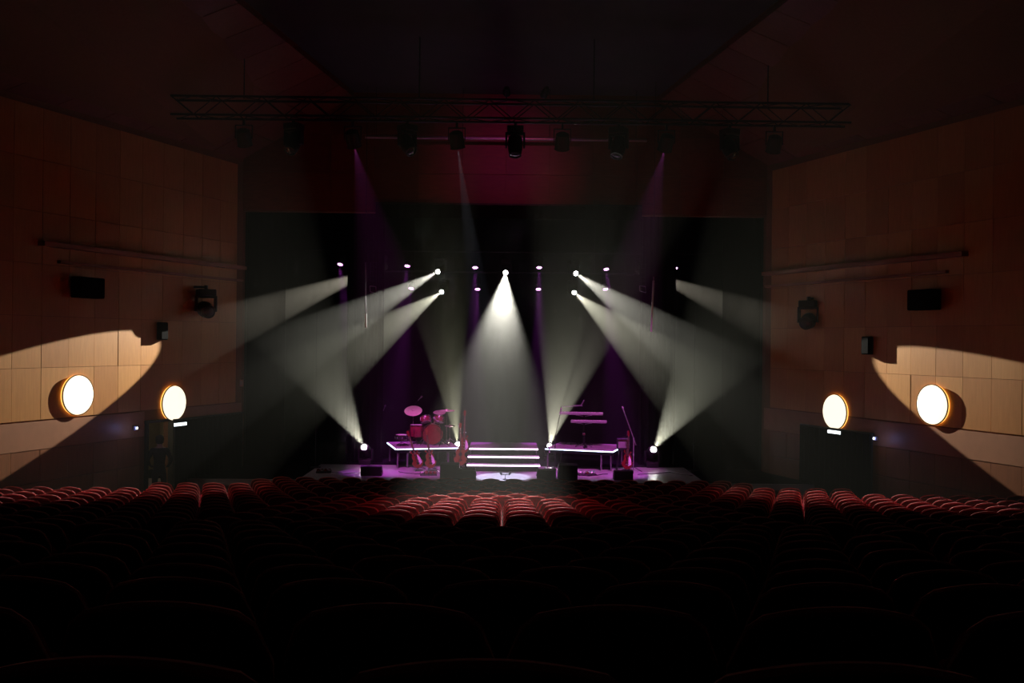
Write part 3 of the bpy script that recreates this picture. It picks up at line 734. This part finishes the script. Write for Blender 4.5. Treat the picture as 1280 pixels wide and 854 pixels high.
def cymbal(label, x, y, h, r, tilt, rz=0, hat=False):
    t_ = thing('cymbal_stand', label, 'cymbal', (x, y, DZ), rz)
    bb = B(); tripod(bb, h, .24); obj('tripod_base', bb, M['chrome'], t_)
    bb = B(); bb.tube([(0, 0, .1), (0, 0, h+.03)], .010, 6); bb.tube([(0, 0, h*.5-.03), (0, 0, h*.5+.02)], .016, 6); obj('pole', bb, M['chrome'], t_)
    A = Matrix.Translation((0, 0, h)) @ Matrix.Rotation(tilt, 4, 'X')
    for q in ((0, 1) if hat else (0,)):
        bb = B(); sg = -1 if q else 1
        bb.lathe([(r, -.012*sg), (r*.6, 0), (r*.2, .012*sg), (r*.16, .03*sg), (.01, .038*sg)], 28, A @ Matrix.Translation((0, 0, -.03*q))); obj('cymbal', bb, M['cymbal'], t_, True)
cymbal('large pink-lit crash cymbal tilted to the hall, left of the drum kit', W(516, 28.6), 28.6, .98, .265, .55)
cymbal('flat thin cymbal on a tall stand at the right of the drum kit', W(558, 28.3), 28.3, 1.02, .24, .06)
cymbal('small hi-hat cymbals right of the bass drum', W(562, 28.6), 28.6, .55, .16, .05, 0, True)
cymbal('small high cymbal behind the two toms', W(549, 28.9), 28.9, .92, .19, .3)
t = thing('drum_stool', 'round black drum stool behind the bass drum', 'stool', (W(532, 29.05), 29.05, DZ))
bb = B(); tripod(bb, .3, .22); bb.tube([(0, 0, .1), (0, 0, .42)], .014, 6); obj('stand', bb, M['chrome'], t)
bb = B(); bb.lathe([(.15, .42), (.17, .44), (.17, .48), (.14, .5)], 20); obj('seat', bb, M['black'], t, True)

def guitar(label, x, y, z, rz, lean, body_m, bass=False, acoustic=False):
    t_ = thing('guitar', label, 'guitar', (x, y, z), rz)
    A = Matrix.Rotation(lean, 4, 'X') @ Matrix.Translation((0, 0, .10))
    s_ = 1.12 if acoustic else 1.0; th = .10 if acoustic else .045
    poly = []
    for i in range(28):
        a = 2*PI*i/28; zz = .22-.22*math.cos(a); k = zz/.44
        wv = (.165 if k < .5 else .135); xw = wv*math.sin(a)*(1-.28*math.exp(-((k-.58)/.12)**2))
        poly.append((xw*s_*1.05, zz*s_))
    if not acoustic:
        poly = poly[:13]+[(.12, .47), (.075, .50), (.06, .43), (-.06, .43), (-.085, .53), (-.13, .49)]+poly[16:]
    bb = B(); bb.prism(poly, th, A); bd = obj('body', bb, body_m, t_)
    L = .92 if not bass else 1.05; L *= s_
    bb = B(); bb.prism([(-.027, .38*s_), (.027, .38*s_), (.021, L), (-.021, L)], .022, A @ Matrix.Translation((0, -th/2-.006, 0))); obj('neck', bb, M['fretboard'], t_)
    bb = B(); bb.prism([(-.022, L), (.022, L), (.04, L+.14), (-.01, L+.17), (-.035, L+.12)], .018, A @ Matrix.Translation((0, -th/2-.004, 0))); hs = obj('headstock', bb, body_m, t_)
    bb = B()
    for i in range(6 if not bass else 4): bb.tube([A @ Vector((-.04, -th/2, L+.02+i*.022)), A @ Vector((-.06, -th/2, L+.02+i*.022))], .006, 5)
    obj('tuning_peg', bb, M['chrome'], hs)
    bb = B(); bb.box(A @ Vector((0, -th/2-.008, .13*s_)), (.09, .012, .03)); obj('bridge', bb, M['chrome'], bd)
    if acoustic:
        bb = B(); bb.lathe([(.05, 0), (.05, .004)], 20, A @ Matrix.Translation((0, -th/2, .28*s_)) @ Matrix.Rotation(PI/2, 4, 'X')); obj('sound_hole', bb, M['black'], bd)
    else:
        for zz in (.2, .28, .36):
            bb = B(); bb.box(A @ Vector((0, -th/2-.006, zz)), (.075, .012, .026)); obj('pickup', bb, M['chrome'], bd)
        bb = B(); bb.prism([(.03, .08), (.12, .12), (.11, .26), (.05, .38), (.035, .3)], .004, A @ Matrix.Translation((0, -th/2-.003, 0))); obj('pickguard', bb, M['white_key'], bd)
    bb = B()
    for i in range(6 if not bass else 4):
        xx = -.016+.032*i/(5 if not bass else 3); bb.tube([A @ Vector((xx, -th/2-.019, .13*s_)), A @ Vector((xx*.8, -th/2-.019, L+.02))], .0015, 3)
    obj('strings', bb, M['chrome'], t_)
    return t_
def guitar_stand(label, x, y, z, rz, h=.5):
    t_ = thing('guitar_stand', label, 'stand', (x, y, z), rz)
    bb = B(); bb.tube([(-.18, -.12, .01), (0, .13, .18), (.18, -.12, .01)], .01, 5); bb.tube([(0, .13, .18), (0, .26, .01)], .01, 5); obj('legs', bb, M['chrome'], t_)
    bb = B(); bb.tube([(0, .13, .1), (0, .17, h)], .01, 5); bb.tube([(-.05, .13, h+.02), (0, .17, h), (.05, .13, h+.02)], .01, 5); obj('neck_post', bb, M['chrome'], t_)
    bb = B(); bb.tube([(-.1, -.12, .10), (-.1, .0, .075), (0, .13, .1), (.1, .0, .075), (.1, -.12, .10)], .01, 5); obj('cradle', bb, M['rubber'], t_)
    return t_
for px, y, rz, mm, lb, ps in ((526, 26.75, .35, 'guitar_red', 'red electric guitar with white pickguard, left one of the pair before the drum platform', 1),
                          (540, 26.7, .25, 'guitar_wood', 'amber electric guitar, right one of the pair before the drum platform', 2)):
    g = guitar(lb, W(px, y), y, STAGE_Z, rz, -.18, M[mm]); g.rotation_euler = (0, -.30 if ps == 1 else -.12, rz)
    guitar_stand('small chrome stand holding the %s guitar of the pair' % ('left' if ps == 1 else 'right'), W(px, y), y, STAGE_Z, rz)
g = guitar('reddish acoustic guitar on a tall stand between the drum platform and the steps', W(575.5, 26.9), 26.9, STAGE_Z+.05, .15, -.1, M['guitar_wood'], False, True)
guitar_stand('tall chrome stand of the acoustic guitar beside the steps', W(575.5, 26.9), 26.9, STAGE_Z, .15, .7)
g = guitar('slim red guitar standing high on the platform end beside the steps', W(580, 27.5), 27.5, STAGE_Z+.34, -.1, -.1, M['guitar_red'], True)
guitar_stand('raised stand of the slim red guitar beside the steps', W(580, 27.5), 27.5, STAGE_Z+.30, -.1, .7)
t = thing('equipment_case', 'small black case under the raised guitar stand beside the steps', 'case', (W(580.5, 27.5), 27.5, STAGE_Z))
bb = B(); bb.cbox((0, 0, .145), (.22, .56, .29), .01); obj('body', bb, M['black'], t)
bb = B(); bb.box((0, -.285, .2), (.18, .01, .012)); bb.box((0, -.287, .1), (.05, .012, .04)); obj('latch', bb, M['silver'], t)
g = guitar('dark electric guitar standing at the right end of the keyboard platform', W(784, 26.85), 26.85, STAGE_Z, -.4, -.15, M['guitar_red'])
guitar_stand('chrome stand holding the guitar right of the keyboard platform', W(784, 26.85), 26.85, STAGE_Z, -.4)

# keyboards on a column stand
kx = W(730, 28.25)
t = thing('keyboard_stand', 'two-tier column keyboard stand on the right platform', 'stand', (kx, 28.3, DZ), -.12)
bb = B(); tripod(bb, .8, .34, 4, .12, .785); obj('base', bb, M['dark_metal'], t)
bb = B(); bb.tube([(0, 0, .05), (0, .02, .98)], .03, 10); obj('column', bb, M['dark_metal'], t)
for z_, nm in ((.69, 'lower'), (.92, 'upper')):
    bb = B()
    for s_ in (-1, 1): bb.tube([(0, .02, z_-.05), (s_*.22, -.05, z_), (s_*.22, -.3, z_+.01)], .012, 6)
    obj('tier_arm', bb, M['silver'], t)
bb = B(); bb.cbox((0, -.03, .36), (.09, .09, .07), .01); obj('clamp', bb, M['chrome'], t)
def keyboard(label, x, y, z, L, rz):
    t_ = thing('keyboard', label, 'keyboard', (x, y, z), rz)
    bb = B(); bb.cbox((0, 0, .04), (L, .30, .07), .012); obj('body', bb, M['silver'], t_)
    n = 36; bb = B()
    for i in range(n): bb.box((-L*.45+L*.9*(i+.5)/n, -.09, .078), (L*.9/n-.003, .13, .012))
    k = obj('white_keys', bb, M['white_key'], t_); k['kind'] = 'stuff'
    bb = B()
    for i in range(n-1):
        if i % 7 in (2, 6): continue
        bb.box((-L*.45+L*.9*(i+1)/n, -.065, .088), (L*.9/n*.5, .08, .014))
    k = obj('black_keys', bb, M['black'], t_); k['kind'] = 'stuff'
    bb = B(); bb.box((0, .06, .078), (.2, .07, .006)); obj('display', bb, M['glass_dark'], t_)
    bb = B()
    for i in range(8): bb.lathe([(.01, .075), (.008, .09)], 8, Matrix.Translation((-L*.4+i*.05, .07, 0)))
    obj('knobs', bb, M['chrome'], t_)
keyboard('upper long keyboard of the two on the right platform stand', kx-.1, 28.16, DZ+.935, 1.28, -.12)
keyboard('lower shorter keyboard of the two on the right platform stand', kx+.12, 28.12, DZ+.705, 1.05, -.12)
t = thing('laptop_stand', 'thin stand with an open laptop tray above the upper keyboard', 'stand', (kx-.34, 28.75, DZ))
bb = B(); tripod(bb, 1, .22); bb.tube([(0, 0, .1), (0, 0, 1.14)], .011, 6); obj('pole', bb, M['dark_metal'], t)
bb = B(); bb.cbox((0, -.05, 1.15), (.62, .26, .018), .004, Matrix.Rotation(-.06, 3, 'Y')); obj('tray', bb, M['silver'], t)
t = thing('laptop', 'open laptop at the right end of the tray above the keyboards', 'laptop', (kx-.17, 28.70, DZ+1.168))
bb = B(); bb.cbox((0, 0, .008), (.26, .20, .016), .004); obj('keyboard_half', bb, M['silver'], t)
bb = B(); bb.cbox((.15, 0, .09), (.012, .2, .18), .004, Matrix.Rotation(.5, 3, 'Y')); obj('screen_half', bb, M['silver'], t)
t = thing('floor_pedal', 'low sustain pedal under the keyboards', 'pedal', (kx, 27.85, DZ))
bb = B(); bb.cbox((0, 0, .02), (.12, .2, .04), .008); obj('body', bb, M['black'], t)
bb = B(); bb.cbox((0, -.04, .05), (.06, .18, .012), .004, Matrix.Rotation(.15, 3, 'X')); obj('treadle', bb, M['chrome'], t)
# small amplifier on a stand at the right end
t = thing('guitar_amplifier', 'small amplifier on a stand right of the keyboards', 'amplifier', (W(779, 27.35), 27.35, STAGE_Z+.63))
bb = B(); bb.cbox((0, 0, .14), (.36, .24, .27), .012); obj('cabinet', bb, M['black'], t)
bb = B(); bb.box((0, -.123, .11), (.31, .01, .18)); obj('grille', bb, M['silver'], t)
bb = B(); bb.box((0, -.124, .235), (.31, .01, .04)); obj('control_panel', bb, M['chrome'], t)
bb = B(); bb.tube([(-.07, 0, .27), (-.05, 0, .31), (.05, 0, .31), (.07, 0, .27)], .01, 6); obj('handle', bb, M['rubber'], t)
t = thing('amplifier_stand', 'black stand under the small amplifier at the right platform end', 'stand', (W(779, 27.35), 27.35, STAGE_Z))
bb = B()
for sx in (-1, 1):
    for sy in (-1, 1): bb.tube([(sx*.18, sy*.13, 0), (sx*.12, sy*.09, .615)], .012, 6)
obj('legs', bb, M['black'], t)
bb = B(); bb.cbox((0, 0, .618), (.34, .24, .024), .005); obj('shelf', bb, M['black'], t)

# pedal boards and small floor gear
def pedalboard(label, px, y, n, w_=.5):
    t_ = thing('pedalboard', label, 'pedals', (W(px, y), y, STAGE_Z), .1)
    bb = B(); bb.cbox((0, 0, .03), (w_, .26, .04), .006, Matrix.Rotation(.12, 3, 'X')); obj('board', bb, M['black'], t_)
    for i in range(n):
        x = -w_/2+w_*(i+.5)/n; bb = B(); bb.cbox((x, 0, .07), (w_/n-.03, .15, .045), .006, Matrix.Rotation(.12, 3, 'X'))
        bb.lathe([(.012, .09), (.01, .105)], 8, Matrix.Translation((x, -.04, 0))); pd_ = obj('pedal', bb, random.choice([M['guitar_red'], M['silver'], M['chrome']]), t_)
        pd_['label'] = 'small effect pedal'
pedalboard('board of small effect pedals before the keyboard platform', 734, 26.3, 5)
pedalboard('board of effect pedals at the left end of the stage', 405, 26.3, 4, .4)
pedalboard('board of effect pedals before the two guitars', 536, 26.0, 4, .45)
pedalboard('small board of pedals right of the stage steps', 686.5, 26.1, 3, .30)

# cables
def cable(label, pts, m_='rubber'):
    P_ = []
    for a, b_ in zip(pts, pts[1:]):
        for k in range(5): f_ = k/5; P_.append(Vector(a).lerp(Vector(b_), f_)+Vector((.05*math.sin(5*f_+a[0]*3), .05*math.sin(7*f_+a[1]), 0)))
    P_.append(Vector(pts[-1])); bb = B(); bb.tube(P_, .009, 5)
    tag(obj('stage_cable', bb, M[m_]), label, 'cable')
z_ = STAGE_Z+.012
cable('black cable running on the floor before the drum platform', [(W(500, 26.5), 26.5, z_), (W(520, 26.1), 26.1, z_), (W(545, 26.3), 26.3, z_), (W(560, 26.0), 26.0, z_)])
cable('black cable lying on the floor left of the drum platform', [(W(400, 26.6), 26.6, z_), (W(430, 26.0), 26.0, z_), (W(470, 26.6), 26.6, z_)])
cable('black cable lying before the keyboard platform', [(W(700, 26.7), 26.7, z_), (W(735, 26.0), 26.0, z_), (W(760, 26.5), 26.5, z_)])
cable('black cable lying at the right end of the stage', [(W(800, 26.4), 26.4, z_), (W(835, 26.9), 26.9, z_), (W(866, 26.3), 26.3, z_)])

# wedge monitors
def wedge(label, px, y, w_, h_, rz=0):
    t_ = thing('floor_monitor', label, 'speaker', (W(px, y), y, STAGE_Z), rz)
    d = h_*1.25
    A = Matrix.Rotation(PI/2, 4, 'Z')
    # local prism in yz: sloped face looks to the back of the stage
    bb = B(); bb.prism([(-d/2, 0), (d/2, 0), (d/2, h_*.35), (-d/2*.35, h_), (-d/2, h_*.9)], w_, A); cab = obj('cabinet', bb, M['black'], t_)
    sl = Vector((0, d/2+d/2*.35, h_*.35-h_)); L = sl.length; ang = math.atan2(sl.z, sl.y)
    bb = B(); bb.box(Vector((0, (d/2-d/2*.35)/2, h_*.675))+Vector((0, -math.sin(ang), math.cos(ang)))*.006, (w_-.05, L-.04, .012), Matrix.Rotation(ang, 3, 'X')); obj('grille', bb, M['dark_metal'], t_)
    for s_ in (-1, 1):
        bb = B(); bb.cbox((s_*(w_/2+.006), 0, h_*.4), (.012, .14, .05), .004); obj('handle', bb, M['dark_metal'], t_)
    return t_
wedge('small black floor monitor at the left front of the stage', 465, 25.9, .56, .27)
wedge('small black floor monitor at the right front of the stage', 779, 25.5, .50, .27)
wedge('larger black floor monitor before the inner end of the drum platform', 563, 25.5, .50, .43)
wedge('lower black floor monitor just left of the bright floor before the steps', 584.5, 25.35, .46, .30)
wedge('lower black floor monitor just right of the bright floor before the steps', 683, 25.35, .50, .30)
wedge('larger black floor monitor before the inner end of the keyboard platform', 709.5, 25.5, .50, .43)
t = thing('floor_microphones', 'short T-shaped stand with two small microphones at the stage centre edge', 'microphone', (W(632, 25.3), 25.3, STAGE_Z))
bb = B(); bb.lathe([(.06, 0), (.06, .012), (.01, .02)], 14); bb.tube([(0, 0, .01), (0, 0, .13)], .01, 6); bb.tube([(-.10, 0, .13), (.10, 0, .13)], .01, 6); obj('stand', bb, M['black'], t)
for s_ in (-1, 1):
    bb = B(); bb.lathe([(.014, -.03), (.03, 0), (.03, .035), (.01, .05)], 10, align(Vector((s_*.11, 0, .145)), Vector((s_*.3, -.3, 1)))); obj('microphone', bb, M['black'], t, True)

# ------------------------------------------------------------------ the person in the left exit
def person(loc, rz):
    t_ = thing('person', 'person in dark clothing standing in the tan-lit doorway, hands on hips', 'person', loc, rz)
    J = {'pel': (0, 0, .95), 'wai': (0, .005, 1.10), 'che': (0, .0, 1.30), 'col': (0, -.005, 1.44), 'nk': (0, .005, 1.51), 'hd0': (0, .015, 1.58), 'hd1': (0, .02, 1.66), 'hd2': (0, .01, 1.74)}
    R = {'pel': .135, 'wai': .125, 'che': .17, 'col': .10, 'nk': .052, 'hd0': .07, 'hd1': .09, 'hd2': .07}
    E_ = [('pel', 'wai'), ('wai', 'che'), ('che', 'col'), ('col', 'nk'), ('nk', 'hd0'), ('hd0', 'hd1'), ('hd1', 'hd2')]
    for s_, n_ in ((-1, 'l'), (1, 'r')):
        for k_, p_, r_ in (('sh', (s_*.17, 0, 1.42), .075), ('el', (s_*.29, -.05, 1.19), .058), ('wr', (s_*.21, .07, 1.03), .030), ('pa', (s_*.17, .11, 1.0), .028),
                           ('hip', (s_*.09, 0, .88), .095), ('kn', (s_*.12, .02, .48), .062), ('an', (s_*.13, -.02, .09), .042), ('he', (s_*.13, -.03, .045), .038), ('to', (s_*.15, .16, .035), .034)):
            J[k_+n_] = p_; R[k_+n_] = r_
        E_ += [('col', 'sh'+n_), ('sh'+n_, 'el'+n_), ('el'+n_, 'wr'+n_), ('wr'+n_, 'pa'+n_), ('pel', 'hip'+n_), ('hip'+n_, 'kn'+n_), ('kn'+n_, 'an'+n_), ('an'+n_, 'he'+n_), ('he'+n_, 'to'+n_)]
    def skinned(name, J, R, E_, root, m_, parent, sub=2):
        keys = list(J); me = bpy.data.meshes.new(name)
        me.from_pydata([J[k] for k in keys], [(keys.index(a), keys.index(b_)) for a, b_ in E_], [])
        o = bpy.data.objects.new(name+'_tmp', me); COL.objects.link(o)
        o.modifiers.new('s', 'SKIN'); su = o.modifiers.new('u', 'SUBSURF'); su.levels = sub; su.render_levels = sub
        sv = me.skin_vertices[0].data
        for i, k in enumerate(keys): sv[i].radius = (R[k], R[k]*(.72 if k in ('wai', 'che', 'pel') else 1)); sv[i].use_root = (k == root)
        dg = bpy.context.evaluated_depsgraph_get(); dg.update()
        nm = bpy.data.meshes.new_from_object(o.evaluated_get(dg)); bpy.data.objects.remove(o)
        nm.polygons.foreach_set('use_smooth', [True]*len(nm.polygons)); nm.materials.clear()
        for mm in (m_ if isinstance(m_, list) else [m_]): nm.materials.append(mm)
        return link(name, nm, parent)
    bd = skinned('body', J, R, E_, 'pel', [M['cloth'], M['skin']], t_)
    for p in bd.data.polygons:
        if p.center.z > 1.49: p.material_index = 1
    for s_ in (-1, 1):
        J2 = {}; R2 = {}; E2 = []
        base_ = Vector((s_*.17, .11, 1.0)); out = Vector((-s_*.55, .75, -.25)).normalized(); side = Vector((0, .3, 1)).normalized().cross(out).normalized(); upv = out.cross(side)
        J2['w'] = tuple(base_-out*.05); R2['w'] = .024; J2['p'] = tuple(base_); R2['p'] = .026; E2.append(('w', 'p'))
        for i, L in enumerate((.07, .08, .075, .06)):
            o0 = base_+upv*((i-1.5)*.019)+out*.03
            J2['a%d' % i] = tuple(o0); J2['b%d' % i] = tuple(o0+out*L*.5); J2['c%d' % i] = tuple(o0+out*L*.9-side*s_*.012)
            R2['a%d' % i] = .010; R2['b%d' % i] = .009; R2['c%d' % i] = .007; E2 += [('p', 'a%d' % i), ('a%d' % i, 'b%d' % i), ('b%d' % i, 'c%d' % i)]
        J2['t0'] = tuple(base_+upv*.03-out*.01); J2['t1'] = tuple(base_+upv*.055+out*.015); R2['t0'] = .011; R2['t1'] = .009; E2 += [('p', 't0'), ('t0', 't1')]
        skinned('hand', J2, R2, E2, 'p', M['skin'], t_, 1)
    bb = B(); bb.lathe([(.012, -.02), (.02, 0), (.008, .02)], 8, Matrix.Translation((0, .105, 1.655)) @ Matrix.Rotation(.3, 4, 'X')); obj('nose', bb, M['skin'], t_, True)
    for s_ in (-1, 1):
        bb = B(); bb.lathe([(.004, -.006), (.012, 0), (.004, .006)], 8, Matrix.Translation((s_*.033, .094, 1.68)) @ Matrix.Rotation(PI/2, 4, 'X')); obj('eye', bb, M['black'], t_, True)
        bb = B(); bb.lathe([(.012, -.008), (.026, 0), (.012, .008)], 10, Matrix.Translation((s_*.092, .01, 1.66)) @ Matrix.Rotation(PI/2, 4, 'Y')); obj('ear', bb, M['skin'], t_, True)
    bb = B(); bb.box((0, .098, 1.615), (.045, .01, .008)); obj('mouth', bb, M['guitar_red'], t_)
    bb = B(); bb.lathe([(.09, -.09), (.103, -.03), (.102, .03), (.085, .075), (.045, .10), (.004, .108)], 20, Matrix.Translation((0, -.005, 1.70)) @ Matrix.Rotation(.35, 4, 'X')); obj('hair', bb, M['hair'], t_, True)
    bb = B()
    for s_ in (-1, 1):
        bb.cbox((s_*.14, .06, .035), (.095, .29, .07), .02)
    obj('shoes', bb, M['black'], t_)
    return t_
yy = wall_y(200, -1)
pz = at(199.5, 600, yy-.3)
person((W(199.5, yy-.35), yy-.35, row_floor(int((yy-.35-1.55+.62)/.9))), -2.2+PI/2+.9)

# ------------------------------------------------------------------ seats
PITCH = .55
def arch(x, hw_=.255, top=SEAT_H):
    k = abs(x)/hw_; return top-.055*k*k-.10*max(0, (k-.72)/.28)**2.4
def seat_meshes():
    out = {}
    N = 14; xs = [-.255+.51*i/N for i in range(N+1)]
    def panel(bb, z0, y_back, y_front, inset=0, lean=-.16, seg=3):
        # curved upright panel: rear at y_back, front at y_front, top follows the arch
        cols = []
        for x in xs:
            zt_ = arch(x)-inset; xx = x*(1-inset*2); c = -.035*(1-(x/.255)**2)
            col = []
            for j in range(seg+1):
                z = z0+(zt_-z0)*j/seg; yl = lean*(z-.40)
                col.append((Vector((xx, y_back+yl+c, z)), Vector((xx, y_front+yl+c*.6, z))))
            cols.append(col)
        vs = []; idx = {}
        for i, c_ in enumerate(cols):
            for j, (p, q) in enumerate(c_): idx[i, j, 0] = len(vs); vs.append(p); idx[i, j, 1] = len(vs); vs.append(q)
        fs = []
        for i in range(N):
            for j in range(seg):
                fs.append((idx[i, j, 0], idx[i+1, j, 0], idx[i+1, j+1, 0], idx[i, j+1, 0])); fs.append((idx[i, j, 1], idx[i, j+1, 1], idx[i+1, j+1, 1], idx[i+1, j, 1]))
            fs.append((idx[i, seg, 0], idx[i+1, seg, 0], idx[i+1, seg, 1], idx[i, seg, 1])); fs.append((idx[i, 0, 0], idx[i, 0, 1], idx[i+1, 0, 1], idx[i+1, 0, 0]))
        for i in (0, N):
            for j in range(seg): fs.append((idx[i, j, 0], idx[i, j+1, 0], idx[i, j+1, 1], idx[i, j, 1]))
        bb.add(vs, fs)
    b1 = B(); panel(b1, .40, -.015, .05, .02); out['backrest'] = (b1, 'velvet', True)
    b1 = B(); panel(b1, .30, -.04, -.016, .0); out['back_shell'] = (b1, 'velvet_back', True)
    b1 = B(); pts = []
    for x in xs[0:1]+xs+xs[-1:]:
        c = -.035*(1-(x/.255)**2); z = arch(x)+.012; pts.append([x, -.022-.16*(z-.40)+c, z])
    pts[0][2] -= .16; pts[0][1] += .025; pts[-1][2] -= .16; pts[-1][1] += .025
    b1.tube(pts, .011, 6, cap=False); out['piping'] = (b1, 'piping', True)
    b1 = B(); b1.cbox((0, .10, .58-.06), (.42, .10, .34), .03, Matrix.Rotation(-.12, 3, 'X')); out['seat_cushion'] = (b1, 'velvet', False)
    for s_ in (-1, 1):
        b1 = B(); b1.cbox((s_*.2475, .12, .60), (.04, .30, .035), .01); b1.box((s_*.2475, .10, .44), (.028, .20, .30)); out['armrest' if s_ < 0 else 'armrest.'] = (b1, 'armrest', False)
    b1 = B(); b1.box((0, .04, .20), (.44, .05, .22)); b1.box((-.2, .05, .15), (.035, .26, .30)); b1.box((.2, .05, .15), (.035, .26, .30)); out['base'] = (b1, 'armrest', False)
    b1 = B(); b1.box((.0, -.083-.045, .775), (.075, .006, .026), Matrix.Rotation(.16, 3, 'X')); out['number_plate'] = (b1, 'plate', False)
    return out
SM = seat_meshes()
# proto
proto = thing('theatre_seat', 'x', 'seat')
for k, (b1, m_, sm) in SM.items(): obj(k.rstrip('.'), b1, M[m_], proto, sm)
Rows = []
ORD = ['first', 'second', 'third', 'fourth', 'fifth', 'sixth', 'seventh', 'eighth', 'ninth', 'tenth', 'eleventh', 'twelfth', 'thirteenth', 'fourteenth', 'fifteenth', 'sixteenth', 'seventeenth', 'eighteenth', 'nineteenth', 'twentieth', 'twenty-first', 'twenty-second', 'twenty-third', 'twenty-fourth', 'twenty-fifth']
cands = []
for k in range(25):
    y = 1.55+.9*k; z = row_floor(k)
    if k in (0,): off = -.025
    elif 10 <= k <= 16: off = PITCH/2
    elif k > 16: off = 0 if (k-17) % 2 == 0 else PITCH/2
    else: off = 0 if k % 2 == 0 else PITCH/2
    half_view = .545*y+.3; lim = wx(y)-.55
    if k >= 22: lim = 5.6
    if 22 > k >= 20: lim = min(lim, 7.4)
    xs_ = []
    n = int(20/PITCH)
    for i in range(-n, n+1):
        x = off+i*PITCH
        if abs(x) < min(half_view, lim, 3.1): xs_.append(x)
    x = 3.62+(.5*PITCH if k % 2 else 0)          # side blocks: every other row is offset by half a seat
    while x < min(half_view, lim): xs_ += [x, -x]; x += PITCH
    for x in xs_: cands.append((k, x, y, z, xs_))
cands.sort(key=lambda c: c[0]*100+abs(c[1]))
def seat_rz(x, y):
    a = abs(x); return -math.copysign(max(0, (a-3.0))*.03, -x) if a > 3 else 0
first = True
for k, x, y, z, xs_ in cands[:300]:
    o = proto if first else copy_tree(proto); first = False
    o.location = (x, y, z); o.rotation_euler = (0, 0, seat_rz(x, y))
    left = sorted([q for q in xs_ if q < -1e-4]); right = sorted([q for q in xs_ if q > 1e-4])
    rowname = 'front row at the camera' if k == 0 else ORD[k]+' row from the camera'
    if abs(x) < .08: ps = 'at the centre'
    elif x < 0: ps = ORD[len(left)-1-left.index(x)]+' left of centre'
    else: ps = ORD[right.index(x)]+' right of centre'
    st = 'red piped theatre seat' if k >= 10 else 'unlit dark red theatre seat'
    o['label'] = '%s, %s, %s' % (st, ps, rowname if k else 'nearest row to camera')
    o['group'] = 'red theatre seats in rows'
# the rest as one object
mats = []; allb = B()
names = [k for k in SM]
mset = sorted(set(m_ for _, m_, _ in SM.values()))
for k, x, y, z, xs_ in cands[300:]:
    A = Matrix.Translation((x, y, z)) @ Matrix.Rotation(seat_rz(x, y), 4, 'Z')
    for nm in names:
        b1, m_, sm = SM[nm]; allb.mi = mset.index(m_); allb.add([A @ v for v in b1.v], b1.f)
print('seats', len(cands))
far = obj('theatre_seats', allb, [M[m] for m in mset])
far['kind'] = 'stuff'; far['label'] = 'farther rows of red piped theatre seats up to the stage'; far['category'] = 'seats'; far['group'] = 'red theatre seats in rows'
